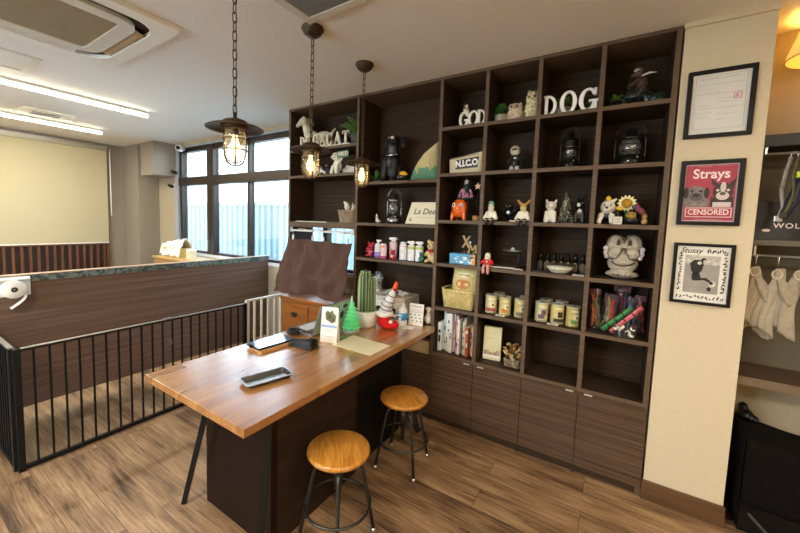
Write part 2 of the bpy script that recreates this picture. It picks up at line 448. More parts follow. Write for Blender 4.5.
# outside: yard, corrugated fence, all in full daylight
struct('outside_ground', MB().box(-14, 9, WY+.16, 12, -.2, -.05), M('outside_concrete', '#deded8', .9, var=.08, scale=3))
cf = MB()
prof = []
x = -11.
while x < 6:
    prof += [(x, 2.0), (x+.09, 2.0), (x+.11, 2.05), (x+.15, 2.05)]; x += .17
bk = [(a, b+.02) for a, b in prof]
cf.ring(prof, bk, -.05, 1.68, 'xy', closed=False)
cf.box(-11, 6, 1.985, 2.1, 1.66, 1.72)
struct('outside_fence', cf, M('painted_steel_sheet', '#a3b9c4', .5, var=.05))
struct('outside_ground', MB().box(-14, 9, -14, YF-.16, -.2, -.05), MATS['outside_concrete'])

# ------------------------------------------------------------------ ceiling fittings
def cassette():
    t = thing('air_conditioner', 'large white ceiling cassette air conditioner with a square beige grille', 'air conditioner', (.117, -1.70, CZ))
    h = .448
    out = rrect(-h, h, -h, h, .015); inn = rrect(-.372, .372, -.372, .372, .13)
    obj('frame', MB().ring(out, inn, -.026, 0, 'xy'), M('casing_white', '#f1eee4', .4, var=.02), t, bevel=.004)
    obj('air_slot', MB().ring(rrect(-.372, .372, -.372, .372, .13), rrect(-.30, .30, -.30, .30, .11), -.006, -.002, 'xy'), m_black, t)
    for k in range(3):
        a = k*PI/2
        fl = MB().grid(lambda u, v: Vector(((u-.5)*.46, .318+.05*v, -.012-.010*v-.006*math.sin(PI*v))), 10, 5)
        fl.xf(rot=(0, 0, a)); o = obj('louver', fl, M('louver_beige', '#b39b78', .5, var=.04) if k == 0 else m_offw, t, solid=.003)
    obj('panel', MB().ring(rrect(-.318, .318, -.318, .318, .115), rrect(-.24, .24, -.24, .24, .02), -.026, -.001, 'xy'), m_offw, t, bevel=.003)
    g = MB().box(-.24, .24, -.24, .24, -.016, -.004)
    for i in range(40):
        q = -.234+i*.012; g.box(q-.002, q+.002, -.24, .24, -.022, -.016); g.box(-.24, .24, q-.0015, q+.0015, -.020, -.016)
    obj('grille', g, M('grille_beige', '#b5a88f', .6, var=.05), t)
cassette()
def vent(name, label, x0, x1, y0, y1, fw, dark, n, along='x'):
    t = thing(name, label, 'vent', ((x0+x1)/2, (y0+y1)/2, CZ))
    a, b = (x1-x0)/2, (y1-y0)/2
    obj('frame', MB().ring(rrect(-a, a, -b, b, .004, 2), rrect(-a+fw, a-fw, -b+fw, b-fw, .004, 2), -.014, 0, 'xy'), m_offw, t, bevel=.002)
    g = MB().box(-a+fw, a-fw, -b+fw, b-fw, -.003, -.001)
    obj('backing', g, m_black, t)
    g = MB()
    ln = (2*a-2*fw) if along == 'y' else (2*b-2*fw)
    for i in range(n):
        q = -ln/2+ln*(i+.5)/n
        if along == 'x': g.box(-a+fw, a-fw, q-ln/n*.28, q+ln/n*.28, -.010, -.004)
        else: g.box(q-ln/n*.28, q+ln/n*.28, -b+fw, b-fw, -.010, -.004)
    if dark == 2:
        for i in range(26):
            q = -a+fw+(2*a-2*fw)*(i+.5)/26; g.box(q-.0025, q+.0025, -b+fw, b-fw, -.009, -.005)
    obj('grille', g, M('grille_grey', '#8d8c8a', .5, .3, var=.04), t)
vent('ceiling_vent', 'square ceiling vent with mesh grille above the middle lantern', 1.197, 1.56, -1.25, -.943, .045, 2, 20)
vent('ceiling_vent', 'small rectangular ceiling vent between the two strip lights', -2.53, -2.19, -1.31, -.91, .09, 1, 12, 'y')
t = thing('access_panel', 'square access hatch set flush in the ceiling near the air conditioner', 'hatch', (-.85, -1.72, CZ))
obj('frame', MB().ring(rrect(-.2, .2, -.2, .2, .004, 2), rrect(-.17, .17, -.17, .17, .004, 2), -.008, 0, 'xy'), m_offw, t)
obj('panel', MB().box(-.168, .168, -.168, .168, -.005, -.001), m_ceil, t)

m_tube = M('lit_tube', '#fff4dc', .5, emit='#fff0d6', estr=11.)
def strip(label, x, y0, y1):
    t = thing('strip_light', label, 'light', (x, (y0+y1)/2, CZ), group='ceiling strip lights'); h = (y1-y0)/2
    obj('housing', MB().box(-.03, .03, -h, h, -.022, 0), m_offw, t, bevel=.003)
    obj('tube', MB().tube([(0, -h+.02, -.038), (0, h-.02, -.038)], .013, 12), m_tube, t)
    for sgn in (-1, 1): obj('end_cap', MB().box(-.018, .018, sgn*h-.012*(sgn > 0)-.0, sgn*h+.012*(sgn < 0), -.056, -.02), m_white, t)
strip('long lit strip light on the ceiling, beside the air conditioner', -1.34, -3.0, -.6)
strip('lit strip light on the ceiling nearest the roller blind', -2.68, -3.0, -.53)

# ------------------------------------------------------------------ lantern pendants
m_bulb = M('lit_bulb', '#ffe6a0', .5, emit='#ffd078', estr=3.6)
def pendant(label, x, y):
    t = thing('pendant_lantern', label, 'lamp', (x, y, 0), group='caged lantern pendants over the table')
    obj('canopy', MB().lathe([(.056, CZ), (.059, CZ-.010), (.052, CZ-.017), (.046, CZ-.03), (.032, CZ-.042), (.015, CZ-.048), (.0, CZ-.049)], seg=28), m_brass, t)
    ch = MB(); z = CZ-.052; k = 0
    while z > 1.865:
        hl, hw = .021, .0085
        path = []
        for i in range(16):
            a = 2*PI*i/16; path.append((hw*math.cos(a) if abs(math.sin(a)) < .99 else 0, (hl-hw)*(1 if math.sin(a) > 0 else -1)+hw*math.sin(a)))
        pts = [Vector((p, 0, z-hl+q)) if k % 2 == 0 else Vector((0, p, z-hl+q)) for p, q in path]
        ch.tube(pts, .0023, 6, closed=True); z -= .0365; k += 1
    zb = z+.005
    ch.tube([(0.004, 0, CZ-.05), (.006, .003, 2.2), (.003, .004, 2.0), (0, 0, zb)], .0016, 5)
    obj('chain', ch, m_brass, t)
    obj('cap', MB().lathe([(.0, zb+.002), (.007, zb), (.008, 1.842), (.022, 1.836), (.045, 1.828), (.054, 1.816), (.056, 1.802), (.053, 1.792)], seg=32), m_brass, t)
    obj('shade', MB().lathe([(.052, 1.812), (.07, 1.811), (.10, 1.804), (.114, 1.797), (.115, 1.794), (.112, 1.793), (.098, 1.799), (.069, 1.806), (.052, 1.807)], seg=40), m_brass, t)
    obj('glass_jar', MB().lathe([(.041, 1.794), (.042, 1.76), (.042, 1.70), (.039, 1.680), (.030, 1.664), (.016, 1.656), (.0, 1.654)], seg=28), m_jar, t)
    cg = MB()
    for z in (1.752, 1.708): cg.tube([(.049*math.cos(2*PI*i/28), .049*math.sin(2*PI*i/28), z) for i in range(28)], .0025, 6, closed=True)
    for k in range(3):
        a = PI*k/3+.5
        pts = [(.049, 1.794), (.049, 1.705), (.046, 1.682), (.037, 1.660), (.02, 1.648), (0, 1.644), (-.02, 1.648), (-.037, 1.660), (-.046, 1.682), (-.049, 1.705), (-.049, 1.794)]
        cg.tube([(r*math.cos(a), r*math.sin(a), z) for r, z in pts], .0025, 6)
    obj('cage', cg, m_brass, t)
    obj('socket', MB().lathe([(.0, 1.80), (.016, 1.798), (.015, 1.770), (.0, 1.768)], seg=16), m_brass, t)
    obj('bulb', MB().lathe([(.010, 1.770), (.011, 1.755), (.019, 1.728), (.022, 1.712), (.019, 1.698), (.010, 1.689), (0, 1.687)], seg=20), m_bulb, t)
pendant('caged glass lantern on a chain, in front of the window', 1.205, -1.37)
pendant('caged glass lantern on a chain, hanging before the animal lettering', 1.17, -.896)
pendant('caged glass lantern on a chain, hanging closest to the bookcase', 1.155, -.423)

# ------------------------------------------------------------------ left side: blind, camera, partition, fences
t = thing('roller_blind', 'wide cream roller blind pulled down over dark slats', 'blind', (XL+.05, -2.2, 1.0))
obj('roller', MB().tube([(0, -2.0, 1.345), (0, 2.02, 1.345)], .032, 14).box(-.05, .0, -2.0, 2.02, 1.33, 1.38), m_offw, t)
obj('fabric', MB().box(.0, .003, -2.0, 2.02, .012, 1.34), M('blind_cream', '#bab08f', .85, var=.02, scale=80), t)
obj('bottom_bar', MB().box(-.006, .009, -2.0, 2.02, .0, .014), m_white, t)
ch = MB().tube([(.02, 2.05, 1.34), (.02, 2.052, .4), (.028, 2.056, .395), (.034, 2.052, .4), (.034, 2.05, 1.34)], .004, 6)
obj('pull_chain', ch, m_white, t)

t = thing('security_camera', 'small white security camera at the top corner of the window', 'camera', (-2.47, .322, 2.335))
obj('body', MB().lathe([(.0, -.06), (.036, -.058), (.043, -.036), (.043, .048), (.036, .062), (0, .064)], rot=(PI/2, 0, .75), seg=20, c=(.0, -.055, .0)), m_white, t)
obj('mount', MB().cyl((0, .01, 0), .02, .03, rot=(PI/2, 0, 0)), m_white, t)
obj('lens', MB().cyl((.046, -.102, .0), .024, .006, rot=(PI/2, 0, .75), seg=16), m_black, t)
for z, lab in ((2.035, 'small dark wall bracket beside the window, upper of two'), (1.845, 'small dark and white wall sensor beside the window, lower of two')):
    t = thing('wall_sensor', lab, 'sensor', (-2.665 if z > 2 else -2.76, WY, z))
    obj('bracket', MB().box(-.03, .03, -.012, 0, -.035, .035), m_white if z < 2 else m_reveal, t, bevel=.004)
    obj('head', MB().box(-.05, .03, -.07, -.012, -.018, .012, rot=(0, .4, 0)), m_black, t, bevel=.006)

t = thing('partition_counter', 'long low dark walnut partition topped with a green marble edge', 'partition', (-.72, -1.5, 0))
obj('panel', MB().box(-.02, .02, -1.9, WY+1.5, .105, .958), m_part, t, bevel=.002)
obj('marble_edge', MB().box(-.028, .026, -1.9, WY+1.5, .958, 1.004), marble('green_marble', '#434c47', '#7f8881'), t, bevel=.002)
obj('top_strip', MB().box(-.03, .024, -1.9, WY+1.5, 1.004, 1.009), M('top_strip_beige', '#b79a80', .5, var=.05), t)
for y in (-1.2, 1.6): obj('foot', MB().box(-.016, .016, y-.04, y+.04, 0, .105), m_black, t)

t = thing('tissue_dispenser', 'white wall dispenser with a loose paper roll on the walnut partition', 'dispenser', (-.70, -1.70, .93))
obj('bracket', MB().box(0, .012, -.32, .078, -.06, .068).box(.012, .06, -.32, .07, .05, .062), m_white, t, bevel=.006)
obj('roll', MB().lathe([(.014, .012), (.056, .012), (.058, .02), (.058, .075), (.056, .08), (.014, .08)], c=(.0, -.012, -.005), rot=(0, PI/2, 0), seg=28), m_paper, t)
obj('core', MB().lathe([(.014, .07), (.0165, .082), (.010, .084), (.0, .078)], c=(.0, -.012, -.005), rot=(0, PI/2, 0), seg=20), m_steel, t)
obj('loose_end', MB().grid(lambda u, v: Vector((.016+.06*u, .03+.016*math.cos(v*2.2)-.05*v*v, -.045-.085*v)), 4, 10), m_paper, t, solid=.0015)

def fence(name, label, pts, loc, h, n, mat, br, top_mat, posts=True, grp=None):
    """a bar fence panel from local pts[0] to pts[1]"""
    t = thing(name, label, 'fence', loc, group=grp)
    a, b = Vector(pts[0]), Vector(pts[1]); d = (b-a)
    along_y = abs(d.y) > abs(d.x); L_ = d.length; sgn = 1 if (d.y if along_y else d.x) > 0 else -1
    def bx(s0, s1, w, z0, z1):
        lo, hi = sorted((s0*sgn, s1*sgn))
        return MB().box(a.x-w, a.x+w, a.y+lo, a.y+hi, z0, z1) if along_y else MB().box(a.x+lo, a.x+hi, a.y-w, a.y+w, z0, z1)
    r = bx(0, L_, .012, h-.016, h-.004); r2 = bx(0, L_, .012, .006, .026)
    obj('top_rail', r, mat, t); obj('bottom_rail', r2, mat, t)
    obj('rail_cap', bx(.0, L_, .012, h-.004, h), top_mat, t)
    if posts:
        for s_ in (0, L_): obj('post', bx(s_-.014, s_+.014, .014, 0, h), mat, t)
    for i in range(n):
        s_ = L_*(i+1)/(n+1); o = bx(s_-br, s_+br, br, .02, h-.01); obj('bar', o, mat, t)
    return t
m_rail = M('pale_rail', '#9b968c', .4, .5, var=.2)  # paler grey strip along the tops of the fence rails
f1 = fence('pet_fence', 'black bar pet fence panel running along the walnut partition', ((0, 0, 0), (0, 1.40, 0)), (-.08, -1.815, 0), .69, 20, m_blackm, .0048, m_rail, grp=None)
obj('latch', MB().box(.0, .018, .775, .79, .50, .53).box(-.016, .016, .745, .80, .686, .694), m_silver, f1)
f2 = fence('pet_fence', 'black bar pet fence panel turning away at the near corner', ((0, 0, 0), (-1.3, 0, 0)), (-.11, -1.829, 0), .69, 22, m_blackm, .0085, m_rail)
f3 = fence('pet_fence', 'short cream bar fence panel beside the pine drawers', ((0, 0, 0), (0, .372, 0)), (-.08, -.392, 0), .715, 4, m_offw, .008, m_white)

# cabinet and parcel by the window behind the partition
t = thing('low_cabinet', 'low tan cabinet standing under the window behind the partition', 'cabinet', (-1.9, .12, 0))
obj('body', MB().box(-.62, .62, -.18, .16, 0, .87), M('tan_board', '#b08a55', .6, var=.06), t, bevel=.003)
obj('top', MB().box(-.64, .64, -.2, .165, .87, .892), M('tan_top', '#c9a56a', .5, var=.06), t, bevel=.003)
t = thing('paper_parcel', 'crumpled white paper parcel on the cabinet under the window', 'parcel', (-2.24, .10, .892))
rr = random.Random(3)
mb = MB().box(-.26, .22, -.09, .10, 0, .13)
o = obj('wrapping', MB().grid(lambda u, v: Vector((-.26+.5*u+.03*mnoise.noise(Vector((u*4, v*4, 2))), -.1+.2*v, .02+.20*math.sin(PI*min(1, max(0, v)))**.6*(.75+.3*u)+.05*mnoise.noise(Vector((u*7, v*7, 0))))), 18, 14, smooth=False), m_paper, t, solid=.004)
obj('carton', MB().box(-.20, .2, -.08, .09, 0, .12), M('yellow_card', '#dcbf74', .7, var=.1), t)
t = thing('small_carton', 'small cream carton on the cabinet beside the white parcel', 'box', (-1.82, .06, .892))
obj('body', MB().box(-.045, .045, -.04, .04, 0, .12), M('cream_card', '#e0d4b4', .7, var=.06), t, bevel=.002)
obj('lid', MB().box(-.048, .048, -.043, .043, .10, .124), m_paper, t, bevel=.002)

# ------------------------------------------------------------------ the bookcase wall
BX = [0, .785, 1.50, 1.8126, 2.1227, 2.4354, 2.7451]      # upright centres
ROWS = [2.082, 1.7726, 1.4531, 1.1522, .8417, .5105]      # shelf tops, narrow bays
TH = .0115; D = .30; TOP = 2.40
bc = thing('bookcase', 'tall dark wood built-in bookcase with open compartments and doors below', 'bookcase', (0, 0, 0))
for i, x in enumerate(BX):
    z0 = 0.0
    o = obj('upright', MB().box(x-TH, x+TH, .004, D, z0, TOP), m_shelfv, bc)
    obj('edge_band', MB().box(x-TH, x+TH, 0, .004, z0 if i in (0, 6) else (.468 if i else 0), TOP), m_edge, o)
def shelf_board(a, b, z, th=.022, front=0.):
    o = obj('shelf', MB().box(a+TH, b-TH, front+.004, D, z-th, z), m_shelf, bc)
    obj('edge_band', MB().box(a+TH, b-TH, front, front+.004, z-th, z), m_edge, o)
obj('top_board', MB().box(-TH, BX[-1]+TH, -.002, D, TOP-.0, TOP+.018), m_edge, bc)
for z in (2.052, 1.82): shelf_board(0, BX[1], z)
shelf_board(0, BX[1], 1.405, .045)
for z in (1.738, 1.416, 1.137): shelf_board(BX[1], BX[2], z)
shelf_board(BX[1], BX[2], .69, .022, .01)
shelf_board(BX[1], BX[2], .468, .018)
for i in range(2, 6):
    for z in ROWS: shelf_board(BX[i], BX[i+1], z)
obj('back_panel', MB().box(-TH, BX[1], D, D+.012, 1.36, TOP), m_back, bc)
obj('back_panel', MB().box(BX[1], BX[-1]+TH, D, D+.012, 0, TOP), m_back, bc)
obj('plinth', MB().box(BX[1], BX[-1]+.006, .012, .03, 0, .045), m_shelf, bc)
for i in range(1, 6):
    zt = .448 if i == 1 else .487
    d = obj('door', MB().box(BX[i]+.0015, BX[i+1]-.0015+(.012 if i == 5 else 0), -.004, .014, .047, zt), m_door, bc, bevel=.0012, bseg=1)
    if i > 1:
        hx = BX[i+1]-.065 if i % 2 == 0 else BX[i]+.03
        obj('handle', MB().box(hx, hx+.04, -.012, -.004, zt-.006, zt+.0012), M('handle_grey', '#cfcac0', .4, .3, var=.03), d, bevel=.0008)
t = thing('beige_box', 'plain beige box on the low cabinet under the table end', 'box', (1.36, .10, .468))
obj('carton', MB().box(-.11, .11, -.075, .15, 0, .095), M('beige_card', '#cbb58a', .7, var=.04), t, bevel=.002)
obj('lid_flap', MB().box(-.11, .11, -.077, .15, .095, .098), M('beige_card2', '#bda67c', .7, var=.04), t)

# ------------------------------------------------------------------ table, drawers under it, trestles
TX0, TX1, TY0, TY1, TZ = .787, 1.525, -1.555, -.006, .693
tb = thing('work_table', 'long butcher block table with black trestle legs in front of the bookcase', 'table', ((TX0+TX1)/2, (TY0+TY1)/2, 0))
cx, cy = (TX0+TX1)/2, (TY0+TY1)/2
obj('tabletop', MB().box(TX0-cx, TX1-cx, TY0-cy, TY1-cy, TZ-.033, TZ), m_top, tb, bevel=.0015)
def leg(p0, p1, r=.0125):
    a = Vector(p0)-Vector((cx, cy, 0)); b = Vector(p1)-Vector((cx, cy, 0))
    obj('leg', MB().tube([a, b], r*1.3, 4, smooth=False), m_blackm, tb)
leg((1.085, -1.41, .658), (.85, -1.42, .0)); leg((1.472, -1.40, .658), (1.468, -1.455, .0))
leg((1.33, -.185, .658), (1.515, -.185, .0)); leg((1.0, -.185, .658), (.82, -.185, .0))
for y in (-1.405, -.185): obj('cross_bar', MB().box(.86-cx, 1.49-cx, y-.014-cy, y+.014-cy, .640, .659), m_blackm, tb)
t = thing('pedestal_cabinet', 'dark brown wood pedestal cabinet under the near half of the table', 'cabinet', (1.167, -1.05, 0))
obj('side_panel', MB().box(.220, .243, -.278, .295, .0, .638), m_ped, t); obj('side_panel', MB().box(-.243, -.220, -.278, .295, .0, .638), m_ped, t)
obj('end_panel', MB().box(-.243, .243, -.295, -.278, .0, .638), m_pedend, t, bevel=.0015)
obj('carcass', MB().box(-.22, .22, -.278, .295, 0.01, .632), m_ped, t)
obj('corner_trim', MB().box(.2435, .246, -.2955, -.262, 0, .638), m_pedend, t)
t = thing('under_table_cabinet', 'glossy black open-topped cabinet under the far half of the table', 'cabinet', (1.155, -.49, 0))
obj('body', MB().box(-.23, .235, -.262, .25, .0, .575), m_black, t, bevel=.003)
obj('top_lip', MB().box(-.23, .248, -.262, .25, .575, .598), m_blackm, t, bevel=.002)
obj('door', MB().box(.236, .246, -.255, .243, .03, .565), m_black, t, bevel=.002)

# ------------------------------------------------------------------ stools
def stool(label, x, y, zt, ang):
    t = thing('bar_stool', label, 'stool', (x, y, 0), ang, 'round wooden stools at the table')
    obj('seat', MB().lathe([(0, zt-.030), (.12, zt-.030), (.134, zt-.026), (.141, zt-.015), (.139, zt-.005), (.130, zt), (0, zt+.001)], seg=48), m_oak, t)
    obj('seat_plate', MB().cyl((0, 0, zt-.040), .05, .01, 20), m_steel, t)
    obj('screw_post', MB().cyl((0, 0, .15), .013, zt-.19, 16).cyl((0, 0, .225), .02, .12, 16), m_steel, t)
    for k in range(4):
        a = k*PI/2; c, s_ = math.cos(a), math.sin(a)
        P = [(.012, zt-.075), (.055, zt-.066), (.085, zt-.068), (.10, zt-.082), (.108, zt-.11), (.139, .16), (.167, .012)]
        l = obj('leg', MB().tube([(r*c, r*s_, z) for r, z in P], .0085, 10), m_steel, t)
        obj('foot_cap', MB().lathe([(.011, .022), (.012, .004), (.010, 0)], c=(.1675*c, .1675*s_, 0), seg=12), m_silver, l)
    obj('foot_ring', MB().tube([(.147*math.cos(2*PI*i/48), .147*math.sin(2*PI*i/48), .158) for i in range(48)], .006, 8, closed=True), m_steel, t)
    for sgn in (-1, 1): obj('hub_bracket', MB().box(-.06, .06, -.008, .008, zt-.08, zt-.064, rot=(0, 0, PI/2*(sgn > 0))), m_steel, t)
stool('round oak stool with iron legs, the nearer one beside the pedestal cabinet', 1.588, -1.115, .42, -.87)
stool('round oak stool with iron legs, standing between table and bookcase doors', 1.58, -.52, .416, -.637)

# ------------------------------------------------------------------ pine chest, hanging cloth, rail
t = thing('chest_of_drawers', 'orange pine chest of drawers below the hanging brown cloth', 'chest of drawers', (.40, .075, 0))
obj('carcass', MB().box(-.345, .345, -.195, .2, 0, .715), m_pine, t, bevel=.003)
obj('top', MB().box(-.355, .355, -.225, .205, .715, .742), m_pine, t, bevel=.006)
obj('cornice', MB().box(-.352, .352, -.212, .203, .698, .715), m_pine, t, bevel=.005)
for r, (z0, z1) in enumerate(((.47, .68), (.25, .455), (.04, .235))):
    for c, (x0, x1) in enumerate(((-.33, -.006), (.006, .33))):
        d = obj('drawer', MB().box(x0, x1, -.213, -.195, z0, z1), m_pine, t, bevel=.005)
        hx, hz = (x0+x1)/2, (z0+z1)/2+.01
        obj('cup_handle', MB().ell((hx, -.215, hz), (.034, .02, .018), seg=16).box(hx-.037, hx+.037, -.216, -.213, hz+.004, hz+.022), m_blackm, d)
t = thing('curtain_rail', 'white rail fixed under the left shelf above the brown cloth', 'rail', (.386, .02, 1.325))
obj('rod', MB().tube([(-.374, 0, 0), (.374, 0, 0)], .008, 12), m_white, t)
for x in (-.37, .37): obj('bracket', MB().box(x-.004, x+.004, -.012, .012, -.014, .036), m_white, t)
obj('cord', MB().tube([(-.3+.04*i, .012+.004*math.sin(i*2.), .012+.006*math.sin(i*1.3)) for i in range(17)], .004, 6), M('rail_lace', '#c6bfa8', .8, var=.2), t)
for x in (.05, .30, .43, .70):
    k = thing('cloth_clip', 'small white clip holding the brown cloth to the rail', 'clip', (x, .012, 1.25), 0, 'clips on the brown cloth rail')
    obj('hook', MB().tube([(0, .008, .068), (0, .018, .078), (0, .008, .087), (0, -.004, .08), (0, -.006, .03)], .0022, 6), m_silver, k)
    obj('jaw', MB().box(-.008, .008, -.012, .002, -.016, .034), m_white, k, bevel=.002)
def clothf(u, v):
    s_ = v**.8
    x = (.00+.765*u)*(1-s_) + (-.055+.865*u)*s_
    sag = .009*abs(math.sin(u*PI*3))*(1-s_)**2
    z = 1.256-.012*u - sag - (.500-.03*math.sin(u*PI))*v + .012*u*v
    y = -.012 - .115*s_ + (.007+.012*v)*math.sin(u*24+1.5*math.sin(v*3)) + .035*mnoise.noise(Vector((u*6+v*2, v*2.5, 3))) + .014*mnoise.noise(Vector((u*15-v*5, v*6, 9))) + .02*v*math.sin(u*9+2)
    return Vector((x, y-.02*v, z))
ct = thing('brown_cloth', 'brown cloth hanging in folds from the white rail over the pine chest', 'cloth', (0, 0, 0))
obj('cloth', MB().grid(clothf, 80, 34), M('brown_cotton', '#50362c', .9, var=.08, scale=200, bump=.05), ct, solid=.003)
hm = MB().tube([clothf(i/60, .995)+Vector((0, -.001, 0)) for i in range(61)], .003, 5)
obj('hem', hm, M('brown_hem', '#51362c', .9, var=.08), ct)

# ------------------------------------------------------------------ things on the table
def base(name, label, cat, x, y, z=TZ, rz=0., group=None): return thing(name, label, cat, (x, y, z), rz, group)
t = base('coin_tray', 'shallow silver metal tray lying near the table corner', 'tray', 1.272, -1.258, rz=-.26)
obj('rim', MB().ring(rrect(-.055, .055, -.110, .110, .014), rrect(-.048, .048, -.103, .103, .010), .017, .021, 'xy'), m_silver, t)
wl = MB(); a = rrect(-.051, .051, -.106, .106, .011); b = rrect(-.042, .042, -.096, .096, .01)
wl._add([(x, y, .019) for x, y in a]+[(x, y, .001) for x, y in b], [(i, (i+1) % len(a), len(a)+(i+1) % len(a), len(a)+i) for i in range(len(a))])
obj('side_wall', wl, m_steel, t, solid=.0015)
obj('floor_plate', MB().prism(rrect(-.0425, .0425, -.0965, .0965, .01), .0, .0018, 'xy'), m_silver, t)

t = base('wooden_tablet_stand', 'pale wooden tray lying under the tablet on the table', 'stand', .948, -.955, rz=-.10)
m_beech = wood('beech', ['#a87c4a', '#bd9058', '#cda56e'], 'Y', .45, 60, 3)
obj('board', MB().box(-.062, .062, -.115, .115, 0, .010), m_beech, t, bevel=.002)
obj('lip', MB().box(.052, .062, -.115, .115, .010, .015), m_beech, t, bevel=.001)
t = base('tablet', 'tablet with a bright glassy screen lying on the wooden tray', 'tablet', .92, -.945, TZ+.0145, -.10)
obj('body', MB().prism(rrect(-.073, .063, -.12, .12, .012), 0, .007, 'xy'), m_black, t)
obj('screen', MB().prism(rrect(-.068, .058, -.115, .115, .006), .007, .0075, 'xy'), M('screen_glass', '#8fa6b4', .06, .6, var=.02), t)
obj('clip', MB().box(-.02, .0, -.132, -.118, -.0, .012).tube([(-.0, -.128, .012), (-.03, -.132, .016)], .006, 8), m_blackm, t, bevel=.002)

t = base('card_terminal', 'black card payment terminal lying beside the tablet', 'card reader', 1.088, -.858, rz=.12)
t.scale = (.88, .9, .92)
pr = [(-.09, 0), (.095, 0), (.098, .02), (.085, .052), (.05, .058), (.0, .042), (-.085, .026), (-.094, .012)]
obj('body', MB().prism(pr, -.038, .038, 'xz'), m_blk, t, bevel=.006)
obj('screen', MB().box(.02, .075, -.028, .028, -.001, .001).xf((.0145, 0, .0575), (0, .10, 0)), M('terminal_screen', '#3a4448', .1, var=.05), t)
kp = MB()
for i in range(4):
    for j in range(3): kp.box(-.072+i*.021, -.058+i*.021, -.024+j*.017, -.012+j*.017, .029+i*.0042, .0345+i*.0042)
obj('keypad', kp, m_steel, t)
obj('printer_lid', MB().lathe([(.018, -.034), (.02, -.03), (.02, .03), (.018, .034)], c=(.078, 0, .040), rot=(PI/2, 0, 0), seg=16), m_black, t)
t = base('cable_coil', 'coiled black cable with a small black mouse behind the card reader', 'cable', .875, -.738)
mb = MB()
rr = random.Random(5); pts = []
for i in range(110):
    a = i*.42; r = .036+.010*math.sin(i*.37); pts.append((r*math.cos(a), r*.8*math.sin(a), .006+.032*(i/110)+.005*math.sin(i*.9)))
mb.tube(pts+[(.07, .05, .02), (.11, .075, .006), (.14, .09, .004)], .0042, 6)
obj('coil', mb, m_blk, t)
obj('plug', MB().ell((.0, .0, .022), (.026, .022, .02)), m_black, t)

t = base('laptop', 'open silver laptop with a sticker-covered lid, turned away to the left', 'laptop', 1.01, -.55)
obj('base', MB().box(-.225, .0, -.155, .155, .0, .013), m_silver, t, bevel=.004)
obj('keyboard', MB().box(-.20, -.09, -.135, .135, .013, .0145), M('keys_grey', '#d9dbdd', .5, var=.06, scale=120), t)
lid = obj('lid', MB().box(-.004, .004, -.155, .155, .0, .205), m_silver, t, loc=(.006, 0, .012), rot=(0, .31, 0), bevel=.002)
m_teal = M('lid_teal', '#b4ccc0', .5, var=.15, scale=30)
obj('lid_cover', MB().box(.0042, .0052, -.148, .148, .006, .199), m_teal, lid)
obj('display', MB().box(-.0052, -.0042, -.145, .145, .01, .195), m_black, lid)
st = MB()
for (y, z, a, b) in ((.02, .14, .035, .05), (.08, .10, .03, .045), (.09, .165, .04, .022), (-.02, .06, .025, .03), (.03, .04, .04, .02)):
    st.prism([(y+a*.5*math.cos(2*PI*i/14)*(1+.2*math.sin(i*2.1)), z+b*math.sin(2*PI*i/14)*.7) for i in range(14)], .0052, .006, 'yz')
obj('sticker', st, m_blk, lid)
st = MB()
for (y, z, a) in ((-.045, .125, .03), (-.05, .05, .016), (-.02, .15, .014)):
    st.prism([(y+a*(1+.25*math.cos(i*2.5))*math.cos(2*PI*i/16), z+a*(1+.25*math.cos(i*2.5))*math.sin(2*PI*i/16)) for i in range(16)], .0052, .0062, 'yz')
obj('sticker', st, m_red, lid)

t = base('leaflet_card', 'white folded leaflet standing upright on the table by the laptop', 'leaflet', 1.155, -.715, rz=.30)
t.scale = (.84, 1, 1.07)
obj('front', MB().box(-.065, .065, -.002, .0, 0, .20).xf(rot=(-.12, 0, 0)), m_paper, t)
obj('back', MB().box(-.065, .065, -.002, .0, 0, .20).xf((0, .048, 0), (.12, 0, 0)), m_paper, t)
pc = MB()
def on_card(poly, m=0): pc.prism(poly, -.0034, -.0026, 'xz', m)
on_card([(-.03, .13), (-.035, .165), (-.02, .18), (.0, .172), (.02, .185), (.03, .165), (.05, .155), (.045, .12), (.02, .11), (.0, .118)], 0)
on_card([(-.012, .14), (-.01, .16), (.006, .162), (.012, .142), (0, .134)], 1)
on_card([(.02, .125), (.024, .145), (.04, .14), (.036, .122)], 1)
on_card([(-.06, .085), (-.06, .10), (.06, .10), (.06, .085)], 2)
pc.xf(rot=(-.12, 0, 0))
for i, (x0, x1, z, h, n) in enumerate(((-.05, .055, .07, .006, 14), (-.05, .055, .035, .004, 16), (-.058, -.02, .093, .008, 3))): obj('small_print', squiggle(MB(), x0, x1, z, -.0034, h, n, .0008, i+1).xf(rot=(-.12, 0, 0)), M('grey_ink', '#6e7688', .7), t)
obj('picture', pc, [M('dog_olive', '#6b6a3c', .7, var=.2), m_blk, M('pale_blue', '#9fb6dc', .7, var=.05), M('grey_ink', '#6e7688', .7)], t)

t = base('paper_sheet', 'cream sheet of paper lying flat near the table edge', 'paper', 1.335, -.628, TZ+.0008)
obj('sheet', MB().prism([(-.137, -.103), (-.148, .112), (.144, .098), (.141, -.104)], 0, .0012, 'xy'), M('cream_sheet', '#e6dcb6', .8, var=.02), t)
ln = MB()
for i in range(9): squiggle(ln, -.11, .10-.02*(i % 3), .0, 0, .003, 15, .0005, i+20); 
k = len(ln.v)//9
for i in range(9):
    for j in range(i*k, (i+1)*k if i < 8 else len(ln.v)):
        p = ln.v[j]; ln.v[j] = Vector((p.x, -.08+.019*i+p.z, .0014))
obj('print', ln, M('faded_ink', '#a09a78', .8), t)

